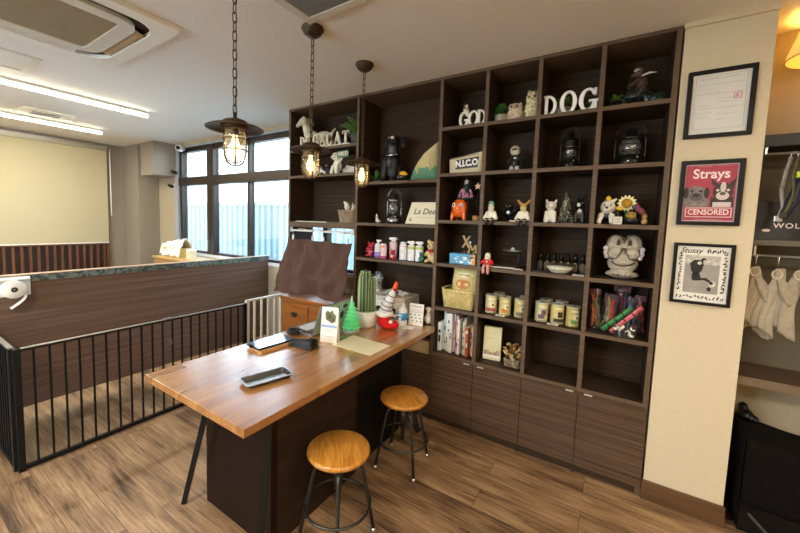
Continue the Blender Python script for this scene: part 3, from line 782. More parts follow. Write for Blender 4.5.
t = base('tree_figurine', 'frosted green translucent toy fir tree on the table', 'ornament', 1.128, -.46)
m_gtree = M('green_acrylic', '#8ff0b8', .3, var=.1, trans=.35, emit='#2ee070', estr=.06)  # faint green emission put into the acrylic to brighten the tree
m_frost = M('frost_acrylic', '#dff5e6', .35, var=.05, trans=.4)
obj('base', MB().lathe([(.0, 0), (.05, 0), (.056, .008), (.05, .018), (.03, .026), (0, .026)], seg=28), m_frost, t)
tr = MB(); n = 7
for i in range(n):
    z = .026+.026*i; r = .052*(1-i/n)+.006
    tr.lathe([(r*.55, z), (r, z+.006), (r*.9, z+.012), (r*.4, z+.034)], seg=20)
    for k in range(10):
        a = 2*PI*k/10+i*.3; tr.ell((r*math.cos(a), r*math.sin(a), z+.006), (.007, .007, .006), seg=8)
obj('branches', tr, m_gtree, t)
obj('tip', MB().lathe([(.012, .20), (.008, .215), (.003, .235), (0, .245)], seg=14), m_frost, t)

t = base('potted_cactus', 'tall ribbed cactus in a white pot on the table', 'potted plant', 1.118, -.285)
obj('pot', MB().lathe([(0, 0), (.062, 0), (.072, .006), (.079, .05), (.081, .112), (.075, .112), (.072, .10), (0, .10)], seg=36), M('pot_white', '#e4e6e0', .35, var=.02), t)
obj('soil', MB().lathe([(.0, .104), (.072, .10)], seg=24), M('soil', '#4a3a2a', .95, var=.3, scale=80, bump=.4), t)
m_cact = M('cactus_green', '#3a5a33', .55, var=.25, scale=30)
m_spine = M('spine_cream', '#dfe0ae', .6, var=.1)
def stem_(x, y, r, h, ph):
    seg = 44; nr = 9; rings = [(1.0, 0), (1.0, h*.5), (1.0, h*.78), (.94, h*.88), (.78, h*.95), (.5, h*.985), (.12, h)]
    v = []; f = []
    for q, z in rings:
        for k in range(seg):
            a = 2*PI*k/seg; rr_ = r*q*(1+.17*math.cos(nr*a+ph)); v.append((x+rr_*math.cos(a), y+rr_*math.sin(a), .10+z))
    for i in range(len(rings)-1):
        for k in range(seg): f.append((i*seg+k, i*seg+(k+1) % seg, (i+1)*seg+(k+1) % seg, (i+1)*seg+k))
    f.append(tuple((len(rings)-1)*seg+k for k in range(seg)))
    o = obj('stem', MB()._add(v, f, 0, True), m_cact, t)
    sp = MB()
    for k in range(nr):
        a = (2*PI*k-ph)/nr
        for i in range(int(h/.017)):
            z = .112+i*.017; q = 1 if z-.10 < h*.8 else max(.3, 1-((z-.10-h*.8)/(h*.22))**2*.6); R_ = r*1.17*q
            px_, py_ = x+R_*math.cos(a), y+R_*math.sin(a)
            sp.ell((px_, py_, z), .0040, seg=6)
            for dz, da in ((.006, .25), (-.002, -.3), (.004, -.1)):
                sp.tube([(px_, py_, z), (px_+.009*math.cos(a+da), py_+.009*math.sin(a+da), z+dz)], [.0012, .0005], 3, smooth=False)
    obj('spines', sp, m_spine, o)
stem_(-.004, -.012, .034, .300, 0); stem_(-.040, .010, .026, .245, .7); stem_(.040, .004, .027, .265, 1.9); stem_(.0, .034, .026, .22, 1.)

t = base('felt_boot', 'red felt boot ornament with white cuff and a striped cone hat', 'ornament', 1.275, -.245, rz=.12)
blob('boot', [((-.02, 0, .035), (.055, .045, .036), None, 0), ((-.03, 0, .07), (.045, .042, .04), None, 0), ((.045, 0, .03), (.04, .038, .030), None, 0), ((.0, 0, .02), (.07, .04, .02), None, 0)], [m_felt], t, .005, 4)
obj('cuff', MB().tube([(-.025+.05*math.cos(2*PI*i/20), .045*math.sin(2*PI*i/20), .102+.004*math.sin(i*1.1)) for i in range(20)], .017, 10, closed=True), M('white_fleece', '#f0eee6', .95, var=.05, scale=90, bump=.4), t)
m_cone = M('cone_cloth', '#d9d6d2', .8, var=.06)
cn = MB().tube([(-.025, 0, .105), (-.005, 0, .16), (.02, 0, .22), (.045, 0, .275)], [.048, .040, .030, .019], 16)
obj('cone', cn, m_cone, t)
sp = MB()
for k, (z, x, r) in enumerate(((.14, -.012, .045), (.165, -.003, .0415), (.195, .009, .037), (.235, .026, .030))):
    sp.tube([(x+r*math.cos(2*PI*i/20), r*math.sin(2*PI*i/20), z+.012*math.cos(2*PI*i/20)*-1) for i in range(20)], .0028, 5, closed=True)
obj('stripe', sp, M('navy_trim', '#35406e', .7, var=.1), t)
obj('tip', MB().tube([(.043, 0, .27), (.052, 0, .295), (.06, 0, .33)], [.017, .016, .010], 12), M('orange_tip', '#f2591e', .6, var=.08), t)
obj('tassel', MB().ell((.07, -.012, .262), .011).ell((.058, -.02, .278), .009), M('maroon_trim', '#6a1f35', .7), t)
obj('pompom', MB().ell((.045, -.042, .062), .013), MATS['white_fleece'], t)

t = base('spray_bottle', 'white plastic bottle with a bright blue label', 'bottle', 1.314, -.115)
obj('body', MB().lathe([(0, 0), (.036, 0), (.039, .006), (.039, .105), (.034, .125), (.02, .138), (.015, .145)], seg=28), M('milky_plastic', '#e3ebec', .35, var=.02), t)
obj('label', MB().lathe([(.0396, .044), (.0396, .094)], seg=28), M('label_blue', '#2f9bd6', .5, var=.05), t)
obj('label_mark', MB().box(-.02, .02, -.041, -.039, .074, .086).prism([(.008+.012*math.cos(i*PI/6), .056+.01*math.sin(i*PI/6)) for i in range(12)], -.0412, -.039), m_paper, t)
obj('cap', MB().lathe([(.016, .145), (.018, .146), (.018, .168), (.014, .172), (0, .172)], seg=20), m_white, t)
t = base('paper_slip', 'loose white paper slip under the blue-labelled bottle and card', 'paper', 1.352, -.155, TZ+.0005)
obj('sheet', MB().prism([(-.085, -.06), (-.02, .055), (.06, .055), (.075, -.005)], -.0003, .0003, 'xy'), m_paper, t)
t.location.z = TZ+.0006
t2 = base('notice_card', 'white standing card with black lettering at the table end', 'card', 1.394, -.055, rz=.10)
obj('card', MB().box(-.055, .055, -.0015, .0015, 0, .155).xf(rot=(-.10, 0, 0)), m_paper, t2)
obj('easel_back', MB().box(-.02, .02, -.001, .001, 0, .12).xf((0, .035, 0), (.2, 0, 0)), m_paper, t2)
pc = MB()
for i, (z, n, h, r) in enumerate(((.135, 6, .012, .0014), (.112, 10, .004, .0007), (.104, 9, .004, .0007))): squiggle(pc, -.042, .042, z, -.003, h, n, r, 40+i)
for i in range(9):
    a, b = -.04+.032*(i % 3)+.008*(i//3), .075-.022*(i//3)
    pc.prism([(a+.006*math.cos(j*PI/4), b+.004*math.sin(j*PI/4)) for j in range(8)], -.0035, -.0015)
pc.box(-.05, .05, -.0025, -.0015, .093, .0945)
pc.xf(rot=(-.10, 0, 0)); obj('print', pc, m_ink, t2)
t = base('cloth_pouch', 'small white tied cloth pouch behind the notice card', 'pouch', 1.452, .035, .69)
blob('pouch', [((0, 0, .04), (.032, .028, .04), None, 0), ((0, 0, .085), (.018, .016, .022), None, 0), ((0, 0, .115), (.028, .018, .014), None, 0)], [M('pouch_cotton', '#e9e2d2', .9, var=.05, scale=60, bump=.2)], t, .004, 2)
obj('tie', MB().tube([(.018*math.cos(2*PI*i/16), .016*math.sin(2*PI*i/16), .094) for i in range(16)], .003, 6, closed=True), m_gold, t)
t = base('printer', 'cream desktop printer standing in the bookcase behind the cactus', 'printer', 1.06, .118, .69)
obj('body', MB().box(-.2, .19, -.10, .16, 0, .125), m_offw, t, bevel=.008)
obj('lid', MB().box(-.2, .19, -.10, .16, .125, .158), M('printer_top', '#cfc7b4', .5, var=.03), t, bevel=.008)
obj('paper_slot', MB().box(-.13, .12, -.103, -.09, .03, .075), m_black, t)
obj('control_panel', MB().box(-.17, -.11, -.104, -.098, .09, .115), m_blk, t)
obj('paper_tray', MB().box(-.12, .11, -.098, -.02, .025, .03), m_paper, t)
t = base('paper_wad', 'crumpled white paper lying on top of the printer', 'paper', 1.08, .15, .848)
obj('sheet', MB().grid(lambda u, v: Vector((-.11+.24*u, -.07+.14*v, .004+.022*abs(mnoise.noise(Vector((u*3.1, v*2.7, 5))))+.02*u*(1-u))), 14, 10, smooth=False), m_paper, t, solid=.0015)
t = base('plastic_bag', 'clear plastic bag of white packets on top of the printer behind the cactus', 'bag', .905, .13, .848)
bgm = thin_glass('clear_film', '#dfe6e6', .6, .10)
blobo = blob('film', [((0, 0, .055), (.07, .055, .055), None, 0), ((.03, 0, .12), (.045, .03, .05), None, 0), ((-.03, .01, .10), (.04, .03, .04), None, 0)], [bgm], t, .006, 1)
md = blobo.modifiers.new('d', 'DISPLACE'); tx = bpy.data.textures.new('crumple', 'VORONOI'); tx.noise_scale = .03; md.texture = tx; md.strength = .018
obj('packet', MB().box(-.05, .05, -.03, .03, .004, .035).box(-.03, .04, -.02, .03, .035, .05), m_paper, t, bevel=.004)

# ------------------------------------------------------------------ things on the shelves
R1, R2, R3, R4, R5, R6 = ROWS
Z1a, Z1b, Z1c = 2.052, 1.82, 1.405       # left bay
Y1a, Y1b, Y1c = 1.738, 1.416, 1.137      # second bay
SH = '%s'
def item(name, label, cat, x, y, z, rz=0., group=None): return thing(name, label, cat, (x, y, z+.0006), rz, group)

# ---- left bay, top: white dog bust, dark toy, lettering, fern
t = item('dog_sculpture', 'pale stone standing dog sculpture with drooping ears at the left end of the top shelf', 'sculpture', .20, .105, Z1a)
m_stone = M('pale_stone', '#c9c0a4', .75, var=.1, scale=30, bump=.1)
blob('body', [((-.02, 0, .125), (.075, .045, .055), None, 0), ((.11, .01, .115), (.10, .045, .05), None, 0), ('limb', (-.05, -.01, .15), (-.085, -.02, .25), .050, .036, 0), ((-.105, -.025, .272), (.050, .036, .036), None, 0), ('limb', (-.13, -.03, .262), (-.172, -.035, .235), .028, .018, 0),
              ('limb', (-.055, -.02, .11), (-.065, -.028, .012), .024, .018, 0), ('limb', (-.03, .03, .11), (-.035, .03, .012), .024, .018, 0), ('limb', (.17, -.01, .10), (.18, -.015, .012), .028, .018, 0), ('limb', (.17, .04, .10), (.185, .04, .012), .028, .018, 0), ('limb', (.20, .01, .13), (.245, .01, .17), .014, .009, 0)], [m_stone], t, .006, 3)
for s_ in (-1, 1): obj('ear', MB().tube([(-.085, -.025+s_*.034, .300), (-.06, -.027+s_*.046, .285), (-.045, -.027+s_*.046, .245), (-.045, -.027+s_*.04, .215)], [.010, .020, .022, .006], 10, flat=.4), m_stone, t)
obj('nose', MB().ell((-.186, -.036, .238), .009), m_ink, t)
for s_ in (-1, 1): obj('eye', MB().ell((-.135, -.027+s_*.029, .283), .006), m_ink, t)

def letter(ch, h, w, mat, name, parent=None, loc=(0, 0, 0), d=.016, rz=0, tilt=0., th=.22):
    """slab-serif capitals cut from board"""
    mb = MB(); N_ = 36
    def el(rx, rz_, a0=0, a1=2*PI, cx_=w/2, cz_=h/2, n=N_): return [(cx_+rx*math.cos(a0+(a1-a0)*i/(n-1)), cz_+rz_*math.sin(a0+(a1-a0)*i/(n-1))) for i in range(n)]
    s_ = w*th; tn = h*.085
    if ch == 'O':
        o_ = el(w/2, h/2, 0, 2*PI*(1-1/N_)); i_ = el(w/2-s_, h/2-tn, 0, 2*PI*(1-1/N_)); mb.ring(o_, i_, 0, d)
    elif ch == 'D':
        o_ = el(w*.72, h/2, -PI/2, PI/2, w*.28); i_ = el(w*.72-s_, h/2-tn, -PI/2, PI/2, w*.28); mb.ring(o_, i_, 0, d, closed=False)
        mb.box(w*.10, w*.10+s_, 0, d, 0, h); mb.box(0, w*.32, 0, d, 0, tn); mb.box(0, w*.32, 0, d, h-tn, h)
    elif ch in 'GC':
        a0, a1 = .16*PI, 1.84*PI
        o_ = el(w/2, h/2, a0, a1); i_ = el(w/2-s_, h/2-tn, a0, a1); mb.ring(o_, i_, 0, d, closed=False)
        mb.box(w*.80, w*.95, 0, d, h*.66, h*.97)
        if ch == 'G': mb.box(w*.55, w*1.05, 0, d, h*.40, h*.40+tn); mb.box(w*.74, w*.74+s_, 0, d, .05*h, h*.42)
    elif ch == 'A':
        mb.prism([(0.08*w, 0), (.08*w+s_*.6, 0), (w*.52, h*.78), (w*.45, h)], 0, d); mb.prism([(w*.42, h), (w*.58, h), (w*.95, 0), (w*.95-s_*1.2, 0)], 0, d)
        mb.box(w*.2, w*.8, 0, d, h*.28, h*.28+tn); mb.box(0, w*.3, 0, d, 0, tn); mb.box(w*.62, w*1.04, 0, d, 0, tn)
    elif ch == 'T':
        mb.box(w*.5-s_/2, w*.5+s_/2, 0, d, 0, h); mb.box(0, w, 0, d, h-tn*1.3, h); mb.box(w*.25, w*.75, 0, d, 0, tn); mb.box(0, .09*w, 0, d, h*.74, h); mb.box(.91*w, w, 0, d, h*.74, h)
    elif ch == '&':
        P = [(.95, .02), (.62, .38), (.36, .66), (.30, .82), (.40, .96), (.55, .95), (.62, .82), (.52, .66), (.25, .45), (.12, .26), (.2, .08), (.42, .02), (.66, .12), (.86, .48)]
        mb.tube([(a*w, d/2, b*h) for a, b in P], h*.062, 8)
    elif ch == 'X':
        mb.prism([(0, 0), (s_, 0), (w, h), (w-s_, h)], 0, d); mb.prism([(0, h), (s_*1.2, h), (w, 0), (w-s_*1.2, 0)], 0, d)
    elif ch == 'M':
        mb.box(0, s_*.7, 0, d, 0, h); mb.box(w-s_*.9, w, 0, d, 0, h); mb.prism([(0, h), (s_, h), (w*.55, .25*h), (w*.45, .1*h)], 0, d); mb.prism([(w-s_, h), (w, h), (w*.55, .1*h), (w*.45, .25*h)], 0, d)
    elif ch == 'S':
        P = [(.9, .80), (.72, .95), (.4, .96), (.14, .80), (.2, .6), (.5, .5), (.82, .38), (.88, .18), (.62, .04), (.3, .05), (.08, .22)]
        mb.tube([(a*w, d/2, b*h) for a, b in P], h*.09, 8)
    mb.xf(rot=(0, tilt, rz))
    o = obj(name, mb, mat, parent, loc=loc)
    return o
m_lw = M('letter_white', '#f6f3ea', .55, var=.03)
m_lc = M('letter_cream', '#d9d2bb', .6, var=.05)
t = item('letter_sign', 'row of slab white letters spelling DOG&CAT standing before the pale stone dog', 'sign', .105, .022, Z1a)
x = 0
for ch, w in zip('DOG&CAT', (.064, .070, .070, .072, .068, .080, .074)):
    letter(ch, .104, w, m_lc, 'letter', t, (x, 0, .012), .014, th=.24); x += w+.012
obj('base_rail', MB().box(-.006, x-.004, -.006, .024, 0, .012), m_lc, t, bevel=.002)
t = item('toy_aeroplane', 'dark toy aeroplane standing at the back of the top left shelf', 'toy', .345, .225, Z1a)
blob('fuselage', [('limb', (-.12, 0, .10), (.15, 0, .10), .045, .03, 0), ((-.13, 0, .10), (.06, .045, .05), None, 0), ((-.02, 0, .15), (.05, .03, .03), None, 0)], [m_blk], t, .007, 2)
obj('wing', MB().box(-.07, .07, -.045, .06, .15, .162), m_blk, t, bevel=.004); obj('tail_fin', MB().prism([(.12, .11), (.18, .20), (.20, .20), (.19, .10)], -.006, .006), m_blk, t)
for x in (-.08, .0): obj('wheel', MB().cyl((x, -.05, .035), .035, .02, 16, rot=(PI/2, 0, 0)), m_black, t)
obj('strut', MB().tube([(-.08, -.055, .035), (-.08, -.01, .10)], .005, 6).tube([(0, -.055, .035), (0, -.01, .10)], .005, 6), m_steel, t)
def leaf_blade(mb, p0, dirv, L_, w, droop=.5, m=0, n=5):
    d = Vector(dirv).normalized(); side = d.cross(Vector((0, 0, 1)))
    side = side.normalized() if side.length > .05 else Vector((1, 0, 0)); v = []; p = Vector(p0)
    for i in range(n+1):
        q = i/n; ww = w*math.sin(PI*min(.97, max(.06, q)))**.7
        c = p+d*L_*q-Vector((0, 0, droop*L_*q*q)); v += [c-side*ww/2, c+side*ww/2+Vector((0, 0, .0))]
    mb._add(v, [(2*i, 2*i+1, 2*i+3, 2*i+2) for i in range(n)], m, True)
t = item('potted_fern', 'green fern in a grey pot by the upright on the top left shelf', 'potted plant', .655, .16, Z1a)
obj('pot', MB().lathe([(0, 0), (.045, 0), (.058, .11), (.05, .11), (.048, .10), (0, .10)], seg=24), M('pot_grey', '#5d6063', .6, var=.08), t)
mb = MB(); rr = random.Random(11)
for k in range(22):
    a = rr.uniform(0, 2*PI); e = rr.uniform(.7, 1.5); L_ = rr.uniform(.17, .26)
    dv = Vector((math.cos(a)*math.cos(e)-.35, math.sin(a)*math.cos(e)*.5-.2, math.sin(e))).normalized()
    pts = [Vector((0, 0, .10))+dv*L_*q-Vector((0, 0, .35*L_*q*q)) for q in [i/8 for i in range(9)]]
    mb.tube(pts, .0018, 4)
    for i in range(1, 9):
        for s_ in (-1, 1):
            sd = dv.cross(Vector((0, 0, 1))); sd = sd.normalized() if sd.length > .05 else Vector((1, 0, 0))
            leaf_blade(mb, pts[i], dv*.5+sd*s_, .05*(1-i/11), .018, .4, n=3)
obj('fronds', mb, M('fern_green', '#86b85a', .5, var=.3, scale=25), t)

# ---- left bay, second shelf
t = item('cat_figurine', 'white cat figurine half hidden by the middle lantern on the left bay second shelf', 'figurine', .27, .07, Z1b)
m_wht = M('figurine_white', '#e5e0cf', .5, var=.04)
blob('body', [((0, 0, .05), (.075, .04, .05), None, 0), ((-.07, -.01, .10), (.036, .034, .034), None, 0), ('limb', (-.05, -.02, .05), (-.055, -.025, .008), .016, .014, 0), ('limb', (.07, 0, .04), (.115, 0, .02), .014, .009, 0), ('limb', (-.09, -.01, .12), (-.095, -.01, .148), .012, .005, 0), ('limb', (-.05, -.01, .12), (-.045, -.01, .148), .012, .005, 0)], [m_wht], t, .005, 2)
for s_ in (-1, 1): obj('eye', MB().ell((-.07+s_*.014, -.042, .107), .005), m_ink, t)
t = item('greeting_dog', 'white dog figurine holding up a green name plaque on the left bay second shelf', 'figurine', .515, .055, Z1b)
blob('body', [((0, .02, .07), (.045, .035, .06), None, 0), ((0, 0, .15), (.042, .036, .036), None, 0), ((-.005, -.03, .14), (.022, .018, .016), None, 0), ('limb', (-.02, -.01, .06), (-.025, -.03, .01), .02, .016, 0), ('limb', (.02, -.01, .06), (.03, -.03, .01), .02, .016, 0), ('limb', (.03, -.01, .09), (.08, -.02, .125), .014, .011, 0)], [m_wht], t, .005, 2)
obj('ear', MB().tube([(-.035, 0, .175), (-.055, 0, .15), (-.05, -.004, .12)], [.01, .016, .008], 8, flat=.5), m_blk, t); obj('ear', MB().tube([(.035, 0, .175), (.055, 0, .15), (.05, -.004, .12)], [.01, .016, .008], 8, flat=.5), m_blk, t)
for s_ in (-1, 1): obj('eye', MB().ell((s_*.016, -.034, .162), .005), m_ink, t)
pl = obj('plaque', MB().prism(rrect(.045, .165, .125, .18, .012), -.03, -.02, 'xz').xf(rot=(0, -.06, 0)), M('plaque_green', '#5f7f62', .6, var=.1), t)
text('lettering', 'NICO', .042, m_wht, pl, (.105, -.032, .16), bold=.0014)
t = item('curled_cat', 'cream sleeping animal figurine behind the green plaque on the left bay second shelf', 'figurine', .620, .16, Z1b)
blob('body', [((0, 0, .055), (.085, .05, .055), None, 0), ((-.06, -.03, .035), (.035, .03, .03), None, 0), ((.02, 0, .09), (.04, .035, .03), None, 0)], [m_bone], t, .006, 2)
obj('nose', MB().ell((-.085, -.055, .035), .006), m_ink, t)
t = item('dark_kitten', 'small black kitten figurine between the two white figurines on the left bay second shelf', 'figurine', .435, .05, Z1b)
blob('body', [((0, 0, .03), (.032, .025, .03), None, 0), ((-.0, -.012, .07), (.022, .02, .02), None, 0), ('limb', (-.014, -.012, .085), (-.018, -.012, .10), .007, .003, 0), ('limb', (.014, -.012, .085), (.018, -.012, .10), .007, .003, 0)], [M('navy_black', '#1c1c2b', .5)], t, .004, 2)
for s_ in (-1, 1): obj('eye', MB().ell((s_*.008, -.031, .074), .003), m_wht, t)

# ---- left bay, third shelf: wire basket with two small figures, flat tray
m_wick = wood('wicker_grey', ['#6d5b48', '#9b8971', '#c2b49c'], 'Z', .7, 60, 30)
def woven(mb, hx, hy, h, tap, rows, posts, r):
    """woven rectangular basket wall"""
    for i in range(rows):
        z = h*(i+.5)/rows; q = 1-tap*(1-z/h); per = rrect(-hx*q, hx*q, -hy*q, hy*q, min(hx, hy)*.35, 5)
        n = len(per); mb.tube([Vector((a, b, z))*1.0 + Vector((a, b, 0)).normalized()*(r*.9 if (k+i) % 2 else -r*.9) for k, (a, b) in enumerate(per)], r, 5, closed=True)
    per0 = rrect(-hx*(1-tap), hx*(1-tap), -hy*(1-tap), hy*(1-tap), min(hx, hy)*.35, 5); per1 = rrect(-hx, hx, -hy, hy, min(hx, hy)*.35, 5)
    for k in range(0, len(per1)):
        mb.tube([(per0[k][0], per0[k][1], 0), (per1[k][0], per1[k][1], h+.003)], r*.9, 5)
    for k in range(4):
        a, b = per1[k*6-1], per1[k*6]
        for q in (.2, .4, .6, .8):
            x, y = a[0]+(b[0]-a[0])*q, a[1]+(b[1]-a[1])*q; mb.tube([(x*(1-tap), y*(1-tap), 0), (x, y, h)], r*.9, 5)
t = item('wire_basket', 'grey woven basket on the left bay bottom shelf', 'basket', .652, .10, Z1c)
mb = MB(); woven(mb, .09, .07, .105, .16, 12, 20, .0034); mb.box(-.074, .074, -.056, .056, 0.0, .006)
obj('weave', mb, m_wick, t)
obj('rim', MB().tube([(a, b, .107) for a, b in rrect(-.092, .092, -.072, .072, .025, 5)], .006, 7, closed=True), m_wick, t)
t = item('santa_figurine', 'red and white figure peeking out of the grey woven basket, left of two', 'figurine', .625, .09, Z1c+.006)
t.scale = (1.15, 1.15, 1.2)
blob('body', [((0, 0, .05), (.026, .022, .05), None, 0), ((0, -.005, .112), (.024, .022, .022), None, 1), ((-.012, 0, .135), (.03, .018, .012), (0, .5, 0), 1)], [m_red, m_wht], t, .005, 2)
for s_ in (-1, 1): obj('eye', MB().ell((s_*.009, -.027, .115), .003), m_ink, t)
t = item('rabbit_figurine', 'cream long-eared figure in the grey woven basket beside the red one', 'figurine', .69, .09, Z1c+.006)
blob('body', [((0, 0, .055), (.024, .022, .055), None, 0), ((0, -.004, .115), (.021, .02, .022), None, 0), ('limb', (-.01, 0, .13), (-.012, 0, .165), .008, .006, 0), ('limb', (.01, 0, .13), (.014, 0, .155), .008, .006, 0)], [m_bone], t, .005, 2)
for s_ in (-1, 1): obj('eye', MB().ell((s_*.008, -.023, .12), .003), m_ink, t)
t = item('folded_sheet', 'flat green-grey booklet lying on the left bay bottom shelf', 'booklet', .26, .10, Z1c)
obj('cover', MB().box(-.19, .19, -.085, .10, 0, .008), M('sage_card', '#8c8a70', .7, var=.08), t, bevel=.001); obj('pages', MB().box(-.186, .192, -.087, .098, .0018, .0062), m_paper, t)

# ---- second bay, top: black dog, cushion, toy
t = item('dog_statue', 'big black sitting dog statue wearing a pale chain collar', 'statue', 1.03, .16, Y1a)
t.scale = (1.05, 1.0, 1.06)
m_bd = M('black_dog', '#17181b', .4, var=.2, scale=30, bump=.05)
blob('body', [((0, .02, .09), (.085, .075, .09), None, 0), ((.0, -.01, .16), (.07, .06, .085), None, 0), ('limb', (.0, -.01, .22), (.005, -.02, .285), .05, .046, 0), ((.01, -.025, .31), (.05, .048, .042), None, 0),
     ('limb', (.02, -.05, .305), (.045, -.088, .295), .034, .028, 0), ('limb', (-.04, -.05, .16), (-.045, -.075, .012), .028, .022, 0), ('limb', (.04, -.05, .16), (.045, -.075, .012), .028, .022, 0),
     ((-.075, .0, .04), (.045, .06, .04), None, 0), ((.075, .0, .04), (.045, .06, .04), None, 0), ((-.05, -.085, .016), (.026, .034, .016), None, 0), ((.05, -.085, .016), (.026, .034, .016), None, 0), ((-.09, -.05, .016), (.024, .036, .016), None, 0), ((.09, -.05, .016), (.024, .036, .016), None, 0)], [m_bd], t, .006, 3)
for s_ in (-1, 1): obj('ear', MB().tube([(.01+s_*.042, -.015, .335), (.01+s_*.072, -.015, .315), (.01+s_*.085, -.025, .27), (.01+s_*.08, -.03, .25)], [.012, .024, .022, .006], 10, flat=.45), m_bd, t)
obj('collar', MB().tube([(.072*math.cos(2*PI*i/32), -.012+.068*math.sin(2*PI*i/32), .212-.035*(-math.sin(2*PI*i/32))*.5-.0) for i in range(32)], .0048, 8, closed=True), m_chrome, t)
for s_ in (-1, 1): obj('eye', MB().ell((.015+s_*.022, -.070, .325), .0065), m_gold, t)
obj('muzzle_glint', MB().ell((.050, -.112, .312), .013), m_white, t); obj('nose', MB().ell((.05, -.115, .292), .011), m_black, t)
t = item('fabric_plant', 'small dark green leafy sprig beside the black dog statue', 'plant', .885, .13, Y1a)
mb = MB(); rr = random.Random(2)
for k in range(26):
    a = rr.uniform(0, 2*PI); e = rr.uniform(.2, 1.4); leaf_blade(mb, (0, 0, .02), (math.cos(a)*math.cos(e), math.sin(a)*math.cos(e), math.sin(e)), rr.uniform(.07, .15), .022, .35)
obj('leaves', mb, m_leafd, t); obj('pot', MB().lathe([(0, 0), (.024, 0), (.03, .04), (.0, .04)], seg=16), m_blk, t)
t = item('cushion', 'triangular cream cushion with a green lower half on the second bay top shelf', 'cushion', 1.328, .13, Y1a)
def pillow(outline, T, n_in=7, m_of=None):
    cx2 = sum(p[0] for p in outline)/len(outline); cz2 = sum(p[1] for p in outline)/len(outline); mb = MB(); L_ = len(outline)
    for sg in (-1, 1):
        v = []; f = []; ms = []
        for j in range(n_in+1):
            q = 1-j/n_in
            for p in outline: v.append((cx2+(p[0]-cx2)*q, sg*T*(1-q*q)**.55, cz2+(p[1]-cz2)*q))
        for j in range(n_in):
            for i in range(L_): f.append((j*L_+i, j*L_+(i+1) % L_, (j+1)*L_+(i+1) % L_, (j+1)*L_+i))
        k0 = len(mb.f); mb._add(v, f, 0, True)
        if m_of:
            for k, q in enumerate(f): mb.mi[k0+k] = m_of(sum(v[i][0] for i in q)/4, sum(v[i][2] for i in q)/4)
    return mb
def dense(P, n=10):
    out = []
    for i in range(len(P)):
        a, b = Vector(P[i]), Vector(P[(i+1) % len(P)])
        for k in range(n): c = a.lerp(b, k/n); out.append((c.x, c.y))
    return out
cush = dense([(-.122, .012), (-.10, .0), (.0, -.0), (.10, .0), (.118, .015), (.122, .15), (.115, .262), (.10, .283), (.072, .265), (.0, .215), (-.055, .15), (-.10, .075)], 5)
obj('cover', pillow(cush, .062, 9, lambda x, z: 1 if z < .095 else 0), [M('cushion_cream', '#d3c795', .95, var=.06, scale=80, bump=.1), M('cushion_green', '#6fa98a', .95, var=.06, scale=80, bump=.1)], t)
obj('paw_patch', MB().tube([(-.03, -.050, .12), (-.035, -.058, .08), (-.025, -.055, .055)], [.014, .018, .012], 8, flat=.4), MATS['cushion_cream'], t); obj('paw_patch', MB().tube([(.06, -.050, .13), (.07, -.048, .10), (.075, -.044, .07)], [.014, .018, .012], 8, flat=.4), MATS['cushion_cream'], t)
obj('eye_patch', MB().ell((.06, -.043, .195), (.010, .006, .010)), m_ink, t)
t = item('baseball_cap_toy', 'small black toy with a yellow top in front of the black dog', 'toy', 1.172, .055, Y1a)
blob('body', [((0, 0, .025), (.042, .03, .026), None, 0), ((.012, -.005, .058), (.03, .022, .018), None, 1), ((.035, -.01, .05), (.022, .014, .010), None, 1)], [m_blk, m_yel], t, .004, 2)
for s_ in (-1, 1): obj('eye', MB().ell((s_*.012, -.029, .03), .004), m_wht, t)

# ---- second bay, middle: chrome lantern, small figure, sign
def lantern(label, x, y, z, h, w, mbody, mglass, cap_r=.5, name='camping_lantern'):
    t = item(name, label, 'lantern', x, y, z); r = w/2
    obj('fuel_tank', MB().lathe([(0, 0), (r*.92, 0), (r, .01), (r, h*.14), (r*.8, h*.2), (r*.4, h*.23), (r*.4, h*.27), (0, h*.27)], seg=28), mbody, t)
    obj('globe', MB().lathe([(r*.6, h*.27), (r*.76, h*.36), (r*.78, h*.48), (r*.62, h*.60), (r*.55, h*.62)], seg=28), mglass, t)
    if name == 'storm_lantern' and w < .11:
        obj('stack_cowl', MB().lathe([(r*.78, h*.44), (r*.86, h*.455), (r*.82, h*.49), (r*.5, h*.50), (r*.72, h*.535), (r*.76, h*.57), (r*.44, h*.58), (r*.6, h*.62)], seg=28), mbody, t)
    obj('burner', MB().lathe([(0, h*.26), (r*.35, h*.27), (r*.3, h*.33), (r*.12, h*.36), (0, h*.36)], seg=16), m_steel, t)
    obj('hood', MB().lathe([(r*.62, h*.61), (r*.85, h*.62), (r*.8, h*.68), (r*cap_r, h*.74), (r*cap_r, h*.83), (r*.3, h*.87), (r*.12, h*.89), (0, h*.90)], seg=28), mbody, t)
    fr_ = MB()
    for s_ in (-1, 1): fr_.tube([(s_*r*.95, 0, h*.08), (s_*r*1.02, 0, h*.3), (s_*r*1.0, 0, h*.62), (s_*r*.6, 0, h*.74)], r*.07, 8)
    for zz in (.36, .5): fr_.tube([(r*.80*math.cos(2*PI*i/24), r*.80*math.sin(2*PI*i/24), h*zz) for i in range(24)], r*.035, 6, closed=True)
    obj('guard', fr_, mbody, t)
    obj('bail_handle', MB().tube([(r*1.0*math.cos(PI*i/16), 0, h*.74+h*.25*math.sin(PI*i/16)) for i in range(17)], r*.04, 6), mbody, t)
    obj('filler_knob', MB().cyl((r*.5, -r*.5, h*.17), r*.16, h*.05, 12).cyl((-r*.1, -r*1.02, h*.09), r*.12, r*.12, 12, rot=(PI/2, 0, 0)), m_chrome, t)
    return t
m_smoke = thin_glass('smoked_glass', '#b9b9b2', .5, .12)
lantern('tall chrome camping lantern on the second bay middle shelf', 1.075, .12, Y1b, .275, .125, M('dark_chrome', '#8d8d8f', .18, .95, var=.05), m_smoke)
